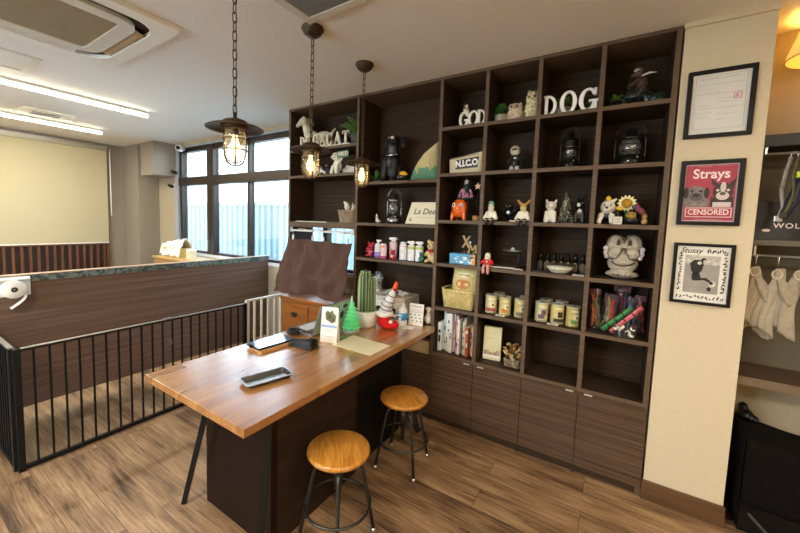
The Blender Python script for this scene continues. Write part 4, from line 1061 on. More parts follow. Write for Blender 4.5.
t = item('penguin_figurine', 'tiny white and black figurine left of the chrome lantern', 'figurine', .945, .09, Y1b)
blob('body', [((0, 0, .02), (.026, .018, .02), None, 0), ((-.016, 0, .045), (.013, .012, .016), None, 0), ((.014, -.003, .030), (.016, .014, .016), None, 1), ((-.016, 0, .062), (.006, .006, .014), None, 0)], [m_wht, m_blk], t, .003, 2)
obj('eye', MB().ell((-.018, -.012, .05), .0025), m_ink, t)
t = item('menu_sign', 'cream framed sign with black script on the second bay middle shelf', 'sign', 1.345, .085, Y1b)
sg = MB().prism([(-.145, 0), (.143, 0), (.143, .168), (-.10, .168)], -.006, .006)
b_ = obj('board', sg, M('sign_cream', '#e0d6b8', .6, var=.02), t, rot=(-.10, 0, 0))
obj('frame', MB().tube([(-.145, -.004, 0), (.143, -.004, 0), (.143, -.004, .168), (-.10, -.004, .168)], .004, 6, closed=True), m_blackm, b_)
text('lettering', 'La Dee', .062, m_ink, b_, (.012, -.0065, .095), shear=.3)
ln = MB(); squiggle(ln, -.06, .08, .052, -.0065, .008, 9, .0009, 77)
for x, z in ((-.10, .03), (.115, .035)):
    ln.prism([(x+.010*math.cos(i*PI/4), z+.008*math.sin(i*PI/4)) for i in range(8)], -.0075, -.0055)
    for k in range(3): ln.prism([(x-.011+.011*k+.0035*math.cos(i*PI/3), z+.014+.0035*math.sin(i*PI/3)) for i in range(6)], -.0075, -.0055)
obj('small_print', ln, M('brown_ink', '#7a6a4e', .7), b_)

# ---- second bay, lower: bottles and little bears
def bear(name, label, x, y, z, h, mat, extra=None, face=True, rz=0.):
    t = item(name, label, 'figurine', x, y, z, rz); k = h
    blob('body', [((0, 0, .30*k), (.22*k, .18*k, .27*k), None, 0), ((0, -.02*k, .70*k), (.22*k, .2*k, .20*k), None, 0), ((-.17*k, 0, .88*k), (.085*k, .06*k, .085*k), None, 0), ((.17*k, 0, .88*k), (.085*k, .06*k, .085*k), None, 0), ((0, -.19*k, .66*k), (.1*k, .08*k, .08*k), None, 0),
        ('limb', (-.15*k, -.05*k, .45*k), (-.26*k, -.12*k, .32*k), .085*k, .07*k, 0), ('limb', (.15*k, -.05*k, .45*k), (.26*k, -.12*k, .32*k), .085*k, .07*k, 0), ('limb', (-.12*k, -.08*k, .12*k), (-.17*k, -.24*k, .075*k), .1*k, .075*k, 0), ('limb', (.12*k, -.08*k, .12*k), (.17*k, -.24*k, .075*k), .1*k, .075*k, 0)], [mat], t, max(.0025, k*.03), 2)
    if face:
        for s_ in (-1, 1): obj('eye', MB().ell((s_*.09*k, -.205*k, .76*k), .026*k), m_ink, t)
        obj('nose', MB().ell((0, -.27*k, .68*k), .03*k), m_ink, t)
    return t
t = bear('pink_bear', 'glossy crimson bear ornament at the left end of the bottle row', .872, .10, Y1c, .13, M('crimson', '#b8304a', .25, var=.25, coat=.6))
obj('bow', MB().ell((-.016, -.026, .068), (.016, .006, .010)).ell((.016, -.026, .068), (.016, .006, .010)).ell((0, -.028, .068), .005), m_red, t)
def bottle(label, x, w, h, mbody, mcap, band=None, kind='pump', y=.09, dep=None, bh=(.1, .4)):
    t = item('grooming_bottle', label, 'bottle', x, y, Y1c, 0, 'grooming bottles on the second bay shelf'); r = w/2; sy = (dep or .7)
    bt = h*.80 if kind != 'tube' else h*.9
    obj('body', MB().lathe([(0, 0), (r*.94, 0), (r, .006), (r, bt-.012), (r*.8, bt-.003), (r*.4, bt), (0, bt)], seg=24, sy=sy), mbody, t)
    if band: obj('label', MB().lathe([(r*1.012, h*bh[0]), (r*1.012, h*bh[1])], seg=24, sy=sy), band, t)
    if kind == 'pump': obj('pump', MB().cyl((0, 0, bt), r*.28, h*.12, 12).box(-r*.45, r*.95, -r*.3, r*.3, h*.90, h), mcap, t, bevel=.002)
    elif kind == 'trigger': obj('trigger_head', MB().cyl((0, 0, bt), r*.45, h*.1, 12).prism([(-r*1.05, h*.9), (-r*.9, h*.985), (r*.7, h), (r*1.0, h*.95), (r*.9, h*.86), (-r*.5, h*.86)], -r*.35, r*.35).prism([(r*.45, h*.88), (r*.75, h*.72), (r*.6, h*.72), (r*.3, h*.88)], -r*.2, r*.2), mcap, t, bevel=.002)
    else: obj('cap', MB().lathe([(r*.8, bt-.002), (r*.8, h-.003), (r*.7, h), (0, h)], seg=20, sy=sy), mcap, t)
    tx_ = MB(); 
    for i in range(5): squiggle(tx_, -r*.55, r*.5, h*(.62-.06*i), -r*sy*1.03, .003, 4, .0007, int(x*997)+i)
    obj('print', tx_, M('label_ink', '#777d8c', .7), t)
    return t
m_bw = M('bottle_white', '#ebe9ea', .4, var=.02); m_pk = M('pale_pink', '#edc9cf', .45, var=.03); m_mag = M('magenta_label', '#d8387c', .5, var=.05); m_lil = M('lilac_label', '#9a80d6', .5, var=.06); m_lime = M('lime_label', '#b5cf5c', .5, var=.05); m_rose = M('rose_label', '#d98aa2', .5)
bottle('white pump bottle with a lilac band, second in the bottle row', .952, .062, .145, m_bw, m_bw, m_lil, bh=(.03, .32))
t = bottle('short pale pink tube with an orange dot and magenta foot', 1.022, .056, .118, m_pk, m_pk, m_mag, 'tube', y=.065, bh=(.03, .18))
obj('flower_mark', MB().ell((.004, -.0195, .094), (.013, .002, .013)), M('orange_dot', '#f0912a', .5), t)
bottle('tall pale pink spray bottle with magenta foot behind the short tube', 1.068, .070, .17, m_pk, m_bw, m_mag, 'trigger', y=.135, bh=(.03, .15))
t = bear('red_bear', 'tiny red bear figurine between the pink and white bottles', 1.122, .045, Y1c, .083, M('bear_red', '#b0141e', .3, coat=.5))
obj('bib', MB().ell((0, -.014, .028), (.011, .005, .011)), m_wht, t)
bottle('white capped bottle with a thin rose line, in the middle of the row', 1.187, .062, .14, m_bw, m_bw, m_rose, 'tube', bh=(.74, .78))
bottle('white spray bottle with a lime band, left one of the matching pair', 1.258, .062, .152, m_bw, m_bw, m_lime, 'trigger', bh=(.60, .72))
bottle('white spray bottle with a lime band, right one of the matching pair', 1.328, .062, .152, m_bw, m_bw, m_lime, 'trigger', bh=(.60, .72))
bear('green_bear', 'tiny dark green bear figurine between the spray bottles and the teddy', 1.376, .04, Y1c, .083, M('bear_green', '#14563f', .3, coat=.5))
t = bear('teddy_bear', 'cream teddy bear with a red ribbon at the right end of the bottle row', 1.438, .085, Y1c, .178, M('teddy_cream', '#dcc391', .95, var=.12, scale=90, bump=.3))
obj('ribbon', MB().tube([(.030*math.cos(2*PI*i/18), -.004+.028*math.sin(2*PI*i/18), .094) for i in range(18)], .005, 6, closed=True).ell((-.012, -.04, .09), (.012, .005, .009)).ell((.012, -.04, .09), (.012, .005, .009)).ell((.0, -.042, .08), (.005, .004, .014)), m_red, t)

# ---- third bay (GOD)
for i, (ch, x, w, rz) in enumerate((('G', 1.632, .068, -.06), ('O', 1.703, .072, .0), ('D', 1.766, .056, .04))):
    t = item('wooden_letter', 'white slab letter %s standing in the %s of the word GOD' % (ch, ('start', 'middle', 'end')[i]), 'letter', x-.02 if ch == 'G' else x-.028, .045, R1, 0, 'letters of GOD')
    letter(ch, .098, w, m_lw, 'face', t, (0, 0, 0), .016, rz, 0, .22)
t = item('terrier_figurine', 'small black and white dog figurine with upright ears behind the letter G', 'figurine', 1.640, .10, R1)
t.scale = (1., 1., 1.08)
blob('body', [((0, 0, .05), (.03, .026, .05), None, 0), ('limb', (0, 0, .08), (0, 0, .12), .022, .019, 1), ((0, -.006, .135), (.022, .022, .020), None, 0), ((.010, -.024, .130), (.012, .012, .014), None, 1), ('limb', (-.012, 0, .15), (-.026, 0, .185), .009, .004, 0), ('limb', (.012, 0, .15), (.030, 0, .180), .009, .004, 0)], [m_blk, m_wht], t, .0035, 2)
for s_ in (-1, 1): obj('eye', MB().ell((s_*.011, -.030, .142), .003), m_ink, t)
t = item('fabric_pouch', 'cream fabric pouch with dotted black capital letters in the GOD column', 'pouch', 1.672, .11, R2)
t.scale = (1.06, 1.06, 1.15)
m_can = M('pouch_canvas', '#d8cba9', .9, var=.05, scale=80, bump=.1)
obj('body', MB().prism([(-.118, .0), (.118, .0), (.124, .128), (.06, .122), (-.02, .108), (-.124, .095)], -.035, .035), m_can, t, bevel=.012, bseg=3)
obj('side_gusset', MB().prism([(.085, .0), (.120, .0), (.124, .128), (.095, .124)], -.0365, -.030), M('gusset_tan', '#b99b5f', .8, var=.06), t)
obj('dark_panel', MB().prism([(-.075, .028), (.072, .034), (.078, .096), (-.070, .082)], -.0385, -.034), m_blk, t)
text('lettering', 'N.I.C.O', .050, m_lw, t, (.0, -.040, .060), rot=(PI/2, -.06, 0), bold=.0022, sx=.92)
obj('zip_line', MB().tube([(-.115, -.036, .088), (-.02, -.036, .10), (.07, -.036, .113)], .0018, 5), m_blk, t)
t = item('orange_creature', 'round glossy orange creature figurine with staring eyes', 'figurine', 1.625, .10, R3)
t.scale = (.92, .92, 1.06)
m_or = M('orange_glaze', '#e8641a', .25, var=.06, coat=.7)
blob('body', [((0, 0, .085), (.064, .052, .058), None, 0), ((0, -.005, .06), (.06, .05, .045), None, 0), ('limb', (-.042, -.02, .05), (-.048, -.026, .010), .018, .014, 0), ('limb', (.042, -.02, .05), (.048, -.026, .010), .018, .014, 0), ('limb', (-.03, .03, .05), (-.032, .036, .010), .018, .014, 0), ('limb', (.03, .03, .05), (.032, .036, .010), .018, .014, 0)], [m_or], t, .004, 2)
for s_ in (-1, 1):
    e = obj('eye', MB().ell((s_*.029, -.044, .100), (.014, .008, .014)), m_white, t); obj('pupil', MB().ell((s_*.029, -.0515, .100), (.0065, .003, .0065)), m_ink, e)
obj('nose', MB().ell((.004, -.054, .078), (.012, .008, .007)), M('nose_peach', '#f2a06a', .4), t)
t = item('toy_tree', 'small green toy tree with a pink patch and white star behind the orange creature', 'ornament', 1.634, .19, R3)
obj('trunk', MB().cyl((0, 0, 0), .012, .16, 12), m_blk, t)
tr = MB()
for z, r in ((.15, .060), (.185, .046), (.215, .030)): tr.lathe([(r*.4, z+.0), (r, z+.004), (r*.35, z+.045), (0, z+.05)], seg=16)
obj('branches', tr, M('pine_teal', '#1f4a3c', .6, var=.2), t)
rr = random.Random(8); fl = MB()
for k in range(20):
    a = PI+PI*rr.random(); z = rr.uniform(.165, .222); r = .052-(z-.16)*.35; fl.ell((r*math.cos(a), r*math.sin(a), z), rr.uniform(.008, .013), seg=8)
obj('blossom', fl, M('blossom_pink', '#d98fae', .6, var=.25), t)
def star(r, d): return MB().prism([((r if i % 2 == 0 else r*.42)*math.sin(PI*i/5), (r if i % 2 == 0 else r*.42)*math.cos(PI*i/5)) for i in range(10)], -d/2, d/2)
obj('star', star(.022, .008).xf((0, 0, .278)), m_white, t)
t = item('star_wand', 'thin stick topped with a pale star on a wooden block beside the orange creature', 'ornament', 1.738, .13, R3)
obj('base', MB().cyl((0, 0, 0), .026, .036, 24), m_beech, t)
obj('stick', MB().cyl((0, 0, .036), .0035, .19, 8), m_blk, t); obj('glass_beads', MB().ell((.003, -.003, .17), .005).ell((-.002, -.003, .13), .0035).ell((.001, -.003, .09), .0035), m_chrome, t)
obj('star', star(.026, .008).xf((0, 0, .238)), M('star_peach', '#f0c896', .5), t)
t = item('blue_box', 'flat blue carton with white clouds in the GOD column', 'box', 1.683, .09, R4)
obj('carton', MB().box(-.092, .092, -.05, .06, 0, .072), M('sky_blue_card', '#4f9cc6', .5, var=.08, scale=25), t, bevel=.002)
cl = MB(); rr = random.Random(4)
for k in range(16):
    x, z = rr.uniform(-.08, .08), rr.uniform(.012, .06); r = rr.uniform(.005, .012); cl.prism([(x+r*1.4*math.cos(i*PI/5), z+r*.7*math.sin(i*PI/5)) for i in range(10)], -.0515, -.049)
obj('clouds', cl, m_paper, t); obj('tape', MB().box(.06, .0925, -.0508, -.049, .0, .072), M('orange_mark', '#e09a50', .5), t)
t = item('christmas_letters', 'gold letters XMAS stacked as an ornament behind the blue carton', 'ornament', 1.700, .13, R4)
m_goldl = M('letter_gold', '#c8a464', .45, var=.08)
letter('X', .085, .062, m_goldl, 'letter', t, (-.058, 0, .11), .01, th=.2); letter('M', .052, .055, m_goldl, 'letter', t, (-.004, -.002, .085), .01, th=.22)
letter('A', .062, .05, m_goldl, 'letter', t, (-.03, -.004, .03), .01, th=.26); letter('S', .062, .04, m_goldl, 'letter', t, (.022, -.002, .022), .01)
obj('red_tree', MB().prism([(-.052, .05), (-.02, .05), (-.036, .09)], -.008, .004), m_red, t); obj('base', MB().box(-.06, .064, -.012, .02, 0, .026), m_goldl, t); obj('star', star(.012, .006).xf((.006, -.008, .15)), m_white, t)
t = item('woven_basket', 'pale woven basket holding a snack bag in the GOD column', 'basket', 1.668, .105, R5)
mb = MB(); woven(mb, .118, .082, .115, .13, 11, 20, .0042); mb.box(-.10, .10, -.07, .07, 0, .007)
obj('weave', mb, wood('wicker_pale', ['#b39a55', '#d9c684', '#efe3b0'], 'Z', .6, 60, 25), t)
obj('rim', MB().tube([(a, b, .118+.012*(abs(a)/.118)**3) for a, b in rrect(-.12, .12, -.084, .084, .03, 5)], .007, 7, closed=True), MATS['wicker_pale'], t)
t = item('snack_bag', 'tall yellow snack bag with an orange dish picture standing in the pale basket', 'bag', 1.688, .11, R5+.0075)
def pk(u, v):
    q = math.sin(PI*u)*math.sin(PI*min(1, max(0, v*1.02)))**.6
    return Vector((-.088+.176*u+.006*math.sin(v*9), -.035*q, .005+.285*v))
def pk2(u, v): p = pk(u, v); return Vector((p.x, -p.y, p.z))
obj('pouch', MB().grid(pk, 14, 18).grid(pk2, 14, 18), M('pack_yellow', '#dccb8a', .35, var=.15, scale=14, coat=.4), t)
def on_bag(mb, x, z, rx, rz_, lift=.0015, n=14, m=0):
    c = []
    for i in range(n):
        a = 2*PI*i/n; X, Z = x+rx*math.cos(a), z+rz_*math.sin(a); u = (X+.088)/.176; v = (Z-.005)/.285; c.append(pk(min(1, max(0, u)), v)+Vector((0, -lift, 0)))
    cc = pk((x+.088)/.176, (z-.005)/.285)+Vector((0, -lift-.001, 0))
    mb._add(c+[cc], [(i, (i+1) % n, n) for i in range(n)], m)
pr_ = MB(); on_bag(pr_, 0, .16, .052, .036); obj('dish_picture', pr_, M('dish_orange', '#c9813f', .5, var=.3, scale=60), t)
pr_ = MB(); on_bag(pr_, 0, .225, .06, .016); obj('title_band', pr_, M('title_cream', '#efe6bd', .5, var=.1), t)
pr_ = MB(); [squiggle(pr_, -.045, .05, .225, -.039, .014, 6, .0016, 5)]; obj('title_print', pr_, m_ink, t)
obj('top_seal', MB().box(-.086, .086, -.003, .003, .284, .294), MATS['pack_yellow'], t)
bk = [(.028, .205, '#dfe6ea'), (.020, .285, '#b9cdc4'), (.014, .275, '#e6eaea'), (.017, .28, '#e9e4d2'), (.018, .285, '#dfe0dc'), (.012, .28, '#cfd6dc'), (.011, .245, '#a8453f'), (.013, .27, '#d9b8be'), (.012, .25, '#e9e9ea'), (.010, .19, '#3d4a52'), (.014, .235, '#d8c79a'), (.012, .265, '#cfc6b6'), (.020, .205, '#b4572f'), (.016, .205, '#d4a36c'), (.014, .215, '#e3d2ae')]
nm = ['short pale grey binder first on the left', 'tall sage magazine beside the pale grey binder', 'slim white magazine after the sage one', 'tall cream magazine left of the middle', 'tall pale grey magazine left of the middle', 'slim blue-grey magazine in the middle', 'brick red book in the middle of the row', 'tall dusty pink book right of the brick red one', 'white book beside the dusty pink one', 'short dark slate booklet right of the white book', 'beige book leaning right of the slate booklet', 'tall grey-beige book behind the rust one', 'rust orange book near the right end', 'tan book next to the rust one', 'last pale tan book at the right end']
x = BX[2]+TH+.012
for i, ((w, h, c), l) in enumerate(zip(bk, nm)):
    t = item('book', l + ' of the book shelf', 'book', x+w/2, .05+.012*((i*7) % 4), R6, 0, 'books in the bottom of the GOD column'); d = .19 if h > .22 else .15
    cv = M('cover_%d' % i, c, .5, var=.10, scale=30)
    obj('cover', MB().box(-w/2, w/2, 0, d, 0, h), cv, t, bevel=.0012, bseg=1)
    obj('pages', MB().box(-w/2+.0016, w/2-.0016, .004, d+.001, .003, h+.0008), m_paper, t)
    sp = MB(); rr = random.Random(i)
    if w > .011:
        for k in range(rr.randint(2, 4)): a = rr.uniform(.15, .8)*h; sp.box(-w*.28, w*.28, -.0008, .001, a, a+rr.uniform(.01, .035))
        obj('spine_print', sp, [m_ink, M('spine_blue', '#4a5f86', .6), M('spine_gold', '#9c7b3c', .6)][i % 3] if i not in (6, 12) else m_paper, t)
    x += w+.0022

# ---- fourth bay (plant and owls)
t = item('potted_succulent', 'small bushy green plant in a whitish pot left of the fluffy owls', 'potted plant', 1.872, .12, R1)
obj('pot', MB().lathe([(0, 0), (.034, 0), (.042, .055), (.042, .062), (.036, .062), (.035, .052), (0, .052)], seg=24), M('pot_mottled', '#c2b6a2', .7, var=.15, scale=40), t)
mb = MB(); rr = random.Random(6)
for k in range(70):
    a = rr.uniform(0, 2*PI); e = rr.uniform(.1, 1.45); d_ = Vector((math.cos(a)*math.cos(e), math.sin(a)*math.cos(e), math.sin(e))); leaf_blade(mb, Vector((0, 0, .058))+d_*.03, d_, rr.uniform(.045, .075), .036, .3, n=3)
obj('leaves', mb, m_leafd, t)
def fluff(name, label, x, y, z, rx, h, mat, face):
    t = item(name, label, 'figurine', x, y, z); o = blob('body', [((0, 0, h*.36), (rx, rx*.85, h*.36), None, 0), ((0, -.004, h*.72), (rx*.8, rx*.72, h*.27), None, 0), ((-rx*.5, 0, h*.95), (rx*.2, rx*.15, h*.07), None, 0), ((rx*.5, 0, h*.95), (rx*.2, rx*.15, h*.07), None, 0)], [mat], t, .004, 1)
    md = o.modifiers.new('fluff', 'DISPLACE'); tx = bpy.data.textures.get('fluff') or bpy.data.textures.new('fluff', 'CLOUDS'); tx.noise_scale = .012; md.texture = tx; md.strength = .012
    if face:
        for s_ in (-1, 1): obj('eye', MB().ell((s_*rx*.32, -rx*.78, h*.76), rx*.11), m_ink, t)
        obj('beak', MB().ell((0, -rx*.82, h*.68), rx*.10), m_gold, t)
    return t
fluff('hedgehog_figurine', 'squat fluffy pinkish-brown owl figurine beside the small bushy plant', 1.968, .10, R1, .056, .118, M('fluff_brown', '#d2bda2', .95, var=.4, scale=60, bump=.4), True)
fluff('owl_figurine', 'taller fluffy cream owl figurine by the upright next to the DOG letters', 2.062, .13, R1, .050, .19, M('fluff_cream', '#ddcf9f', .95, var=.35, scale=60, bump=.4), True)
t = item('trophy_figurine', 'black figurine with a round white head and white shoes in the plant column', 'figurine', 1.975, .13, R2)
blob('body', [((0, 0, .06), (.032, .026, .04), None, 0), ((0, 0, .095), (.026, .022, .025), None, 0), ((0, -.004, .138), (.033, .03, .033), None, 1), ('limb', (-.014, 0, .04), (-.018, -.02, .015), .014, .014, 1), ('limb', (.014, 0, .04), (.02, -.02, .015), .014, .014, 1), ('limb', (-.025, 0, .09), (-.045, -.012, .065), .011, .010, 0), ('limb', (.025, 0, .09), (.042, -.012, .075), .011, .010, 0)], [m_blk, m_bone], t, .0035, 2)
obj('staff', MB().tube([(.044, -.016, 0), (.044, -.016, .16)], .0025, 6), m_steel, t); obj('base', MB().cyl((0, -.004, 0), .045, .006, 24), m_black, t); obj('visor', MB().ell((0, -.031, .142), (.018, .006, .007)), m_steel, t); obj('chest_mark', MB().ell((.006, -.025, .088), (.010, .004, .007)), m_white, t)
def sitter(name, label, x, mat, head, topm, ears=False):
    """figure sitting on the shelf edge with its boots hanging over"""
    t = item(name, label, 'figurine', x, .03, R3)
    bl = [((0, 0, .035), (.026, .022, .036), None, 0), ((0, -.002, .085), (.020, .02, .03), None, 1), ('limb', (-.022, 0, .055), (-.038, -.014, .018), .0115, .011, 0), ('limb', (.022, 0, .055), (.038, -.014, .018), .0115, .011, 0), ('limb', (-.014, -.01, .014), (-.017, -.042, .012), .014, .013, 0), ('limb', (.014, -.01, .014), (.017, -.042, .012), .014, .013, 0), ('limb', (-.017, -.043, .010), (-.017, -.045, -.012), .012, .012, 2), ('limb', (.017, -.043, .010), (.017, -.045, -.012), .012, .012, 2)]
    if ears: bl += [('limb', (-.012, 0, .105), (-.036, 0, .132), .010, .006, 3), ('limb', (.012, 0, .105), (.036, 0, .132), .010, .006, 3), ((0, -.006, .104), (.020, .018, .012), None, 3)]
    else: bl += [((0, 0, .117), (.019, .018, .015), None, 3), ((.014, -.010, .110), (.012, .009, .006), None, 3)]
    blob('body', bl, [mat, head, m_blk, topm], t, .003, 2)
    for s_ in (-1, 1): obj('eye', MB().ell((s_*.008, -.021, .094), .0028), m_ink, t)
    return t
sitter('seated_figurine', 'white figure with a green cap sitting on the shelf edge, left one of the pair', 1.868, m_wht, m_bone, M('cap_green', '#6f9d88', .6))
sitter('seated_figurine', 'white figure with tan horns sitting on the shelf edge, right one of the pair', 2.068, m_wht, M('head_sand', '#cdbd84', .6), M('horn_tan', '#c48f4a', .6), True)
t = item('robot_figurine', 'dark metallic creature figurine between the two seated white figures', 'figurine', 1.955, .14, R3)
blob('body', [((0, 0, .05), (.035, .028, .04), None, 0), ((0, -.01, .10), (.028, .024, .024), None, 0), ('limb', (-.02, 0, .06), (-.055, -.01, .085), .011, .008, 0), ('limb', (.02, 0, .06), (.055, -.01, .085), .011, .008, 0), ('limb', (-.018, 0, .03), (-.024, -.01, .010), .014, .011, 0), ('limb', (.018, 0, .03), (.024, -.01, .010), .014, .011, 0)], [M('dark_metal', '#2c2a2a', .3, .7, var=.3)], t, .0035, 2)
for s_ in (-1, 1): obj('eye', MB().ell((s_*.012, -.033, .104), .005), m_silver, t)
obj('chest_plate', MB().ell((0, -.026, .06), (.016, .006, .014)), m_silver, t)
t = item('name_tag', 'tiny white card lying at the feet of the dark metallic figurine', 'card', 2.005, .035, R3); obj('card', MB().box(-.018, .018, -.008, .008, 0, .008), m_paper, t); obj('edge', MB().box(-.018, .018, -.0085, -.008, 0, .003), m_gold, t)
t = item('santa_bear', 'small Santa figure sitting with its legs over the shelf edge', 'figurine', 1.868, .014, R4)
blob('body', [((0, 0, .03), (.026, .02, .03), None, 0), ((0, -.002, .068), (.020, .02, .020), None, 1), ((0, 0, .086), (.017, .016, .010), None, 1), ('limb', (-.022, 0, .045), (-.034, -.012, .03), .010, .010, 0), ('limb', (.022, 0, .045), (.034, -.012, .03), .010, .010, 0), ('limb', (-.012, -.01, .012), (-.014, -.034, .012), .011, .010, 2), ('limb', (.012, -.01, .012), (.014, -.034, .012), .011, .010, 2), ('limb', (-.014, -.036, .010), (-.015, -.038, -.030), .009, .011, 2), ('limb', (.014, -.036, .010), (.015, -.038, -.030), .009, .011, 2)], [m_red, m_wht, M('leg_pink', '#c98d84', .6)], t, .003, 2)
for s_ in (-1, 1): obj('eye', MB().ell((s_*.007, -.021, .072), .0025), m_ink, t)
obj('trim', MB().tube([(.024*math.cos(2*PI*i/16), .020*math.sin(2*PI*i/16), .010) for i in range(16)], .005, 6, closed=True).ell((0, -.021, .04), .006), m_wht, t)
t = item('spectacle_stand', 'pair of clear goggles on a slim post stand in the Santa column', 'goggles', 1.995, .16, R4)
m_clr = thin_glass('clear_lens', '#dfe3e3', .8, .06)
obj('post', MB().cyl((.035, 0, 0), .005, .10, 10).cyl((.035, 0, 0), .03, .006, 20), m_steel, t)
obj('frame', MB().tube([(.0+.062*math.cos(2*PI*i/32), -.02+.03*math.sin(2*PI*i/32), .112) for i in range(32)], .004, 7, closed=True).tube([(-.05, -.03, .113), (-.08, .02, .11)], .003, 6).tube([(.05, -.03, .113), (.04, .03, .10)], .003, 6), m_silver, t)
obj('lens', MB().ell((.0, -.02, .112), (.058, .028, .014)), m_clr, t); obj('bridge', MB().ell((.0, -.035, .122), (.012, .010, .012)), m_bone, t)
t = item('flat_book', 'flat grey-green booklet lying under the clear goggles', 'booklet', 1.94, .10, R4); obj('cover', MB().box(-.075, .075, -.06, .07, 0, .010).xf(rot=(0, 0, .1)), M('grey_green_card', '#6f6c5a', .6, var=.2), t); obj('pages', MB().box(-.073, .076, -.061, .068, .0025, .0078).xf(rot=(0, 0, .1)), m_paper, t)
t = item('white_slip', 'small white label card by the foot of the goggles stand', 'card', 2.055, .045, R4); obj('card', MB().box(-.03, .03, -.012, .012, 0, .005), m_paper, t); obj('print', MB().box(-.022, .018, -.0124, -.012, .001, .004), m_gold, t)
# cans on the fifth row of the fourth and fifth bays
bodies = [M('can_body_%d' % i, c, .4, var=.12, scale=35) for i, c in enumerate(('#cfc99a', '#cdbd7c', '#c9b878', '#cbc39a', '#d0bd7e', '#c5b26c'))]
patch = [M('can_mark_%d' % i, c, .5, var=.15, scale=60) for i, c in enumerate(('#b5515a', '#cf7a2c', '#7a6a58', '#6a5560', '#2f2f2e', '#6d8a4a'))]
def can(label, x, y, k, rz=0.):
    t = item('food_can', label, 'can', x, y, R5, rz, 'canned pet food on the shelves')
    obj('body', MB().lathe([(0, 0), (.036, 0), (.038, .003), (.0372, .006), (.0372, .112), (.038, .115)], seg=32), bodies[k], t)
    obj('lid', MB().lathe([(.0385, .113), (.0388, .119), (.036, .119), (.035, .116), (0, .116)], seg=32), M('tin_lid', '#d8d2bd', .4, .3, var=.03), t)
    lb = MB(); r = .0376
    def arc(a0, a1, z0, z1, m=0):
        n = 6; v = []
        for i in range(n+1): a = -PI/2+a0+(a1-a0)*i/n; v += [(r*math.cos(a), r*math.sin(a), z0), (r*math.cos(a), r*math.sin(a), z1)]
        lb._add(v, [(2*i, 2*i+2, 2*i+3, 2*i+1) for i in range(n)], m)
    if k % 2 == 0: arc(-.9, .9, .012, .034)
    else: arc(-.7, .3, .018, .045)
    arc(-.25, .55, .040, .075, 0 if k in (3, 4) else 1); arc(.1, .45, .05, .062, 2); arc(-.6, .6, .088, .100, 1); arc(-.8, .8, .004, .008, 2)
    obj('label', lb, [patch[k], M('can_cream', '#e6ddb4', .5, var=.1), M('can_dark', '#4a3d30', .6)], t)
    obj('pull_ring', MB().tube([(.010*math.cos(2*PI*i/14), -.008+.013*math.sin(2*PI*i/14), .121) for i in range(14)], .0018, 5, closed=True), m_chrome, t)
can('pale green can with a red mark, at the left of the fourth column', 1.882, .10, 0, .3)
can('yellow can with an orange mark, in the middle of the fourth column', 1.974, .095, 1, .4)
can('yellow can with a grey mark, at the right of the fourth column', 2.070, .105, 2, .35)
can('pale can standing behind the red-marked can', 1.905, .205, 3, .2); can('yellow can standing behind the grey-marked can', 2.082, .205, 4, .2)
can('pale pinkish can with a dark ring mark, at the left of the fifth column', 2.196, .10, 3, .4)
can('golden can with a black face mark, in the middle of the fifth column', 2.287, .10, 4, .45)
can('golden can with green grass print, at the right of the fifth column', 2.373, .09, 5, .45)
can('pale can standing behind the ring-marked can', 2.205, .205, 0, .2); can('golden can standing behind the black-faced can', 2.298, .205, 1, .2)
for x, l in ((1.962, 'white price card in front of the orange-marked can'), (2.272, 'white price card in front of the black-faced can')):
    t = item('price_card', l, 'card', x, .033, R5, 0, 'price cards on the can shelf'); obj('card', MB().box(-.03, .03, -.01, .01, 0, .0015).xf(rot=(.25, 0, 0), loc=(0, 0, .003)), m_paper, t); obj('print', MB().box(-.022, .016, -.0035, .003, .0018, .0022).xf(rot=(.25, 0, 0), loc=(0, 0, .003)), m_ink, t)
t = item('book_box', 'cream upright gift box with a small printed town, under the cans', 'box', 1.90, .12, R6)
obj('carton', MB().box(-.058, .058, -.02, .02, 0, .225), M('gift_cream', '#ded6a8', .5, var=.04), t, rot=(-.06, 0, .12), bevel=.002)
pr_ = MB(); rr = random.Random(12)
for k in range(9): a = -.05+.0115*k; pr_.box(a, a+.009, -.0212, -.020, .035, .05+rr.uniform(.0, .025), m=k % 3)
pr_.box(-.058, .058, -.0208, -.02, .018, .034, 3); squiggle(pr_, -.03, .03, .150, -.021, .008, 5, .0009, 3, 4); squiggle(pr_, -.02, .02, .185, -.021, .006, 4, .0009, 9, 4)
obj('print', pr_, [M('roof_red', '#b3543e', .6), M('house_grey', '#8f8d85', .6), M('house_tan', '#c9a06a', .6), m_paper, m_gold], t, rot=(-.06, 0, .12))
t = item('dried_flowers', 'basket of dried straw flowers beside the cream gift box', 'flowers', 2.045, .10, R6)
mb = MB(); woven(mb, .05, .045, .05, .1, 6, 12, .0035); obj('basket', mb, MATS['wicker_grey'], t)
mb = MB(); rr = random.Random(17); st_ = MB()
for k in range(34):
    a = rr.uniform(0, 2*PI); e = rr.uniform(.2, 1.4); L_ = rr.uniform(.06, .12); d_ = Vector((math.cos(a)*math.cos(e)*.7, math.sin(a)*math.cos(e)*.5, math.sin(e))); p = Vector((0, 0, .03))+d_*L_
    p.z = max(p.z, .012); p.x = max(-.058, min(.058, p.x)); st_.tube([(0, 0, .03), p], .0014, 4)
    for q in range(5): mb.ell(p+Vector((rr.uniform(-.009, .009), rr.uniform(-.009, .009), rr.uniform(-.006, .006))), rr.uniform(.004, .008), seg=6, m=k % 3)
obj('stems', st_, M('dry_stem', '#7a6a3c', .8), t); obj('blossoms', mb, [M('dry_cream', '#d3bf85', .8, var=.2), M('dry_rust', '#8c5a34', .8, var=.2), M('dry_yellow', '#c79c48', .8, var=.2)], t)

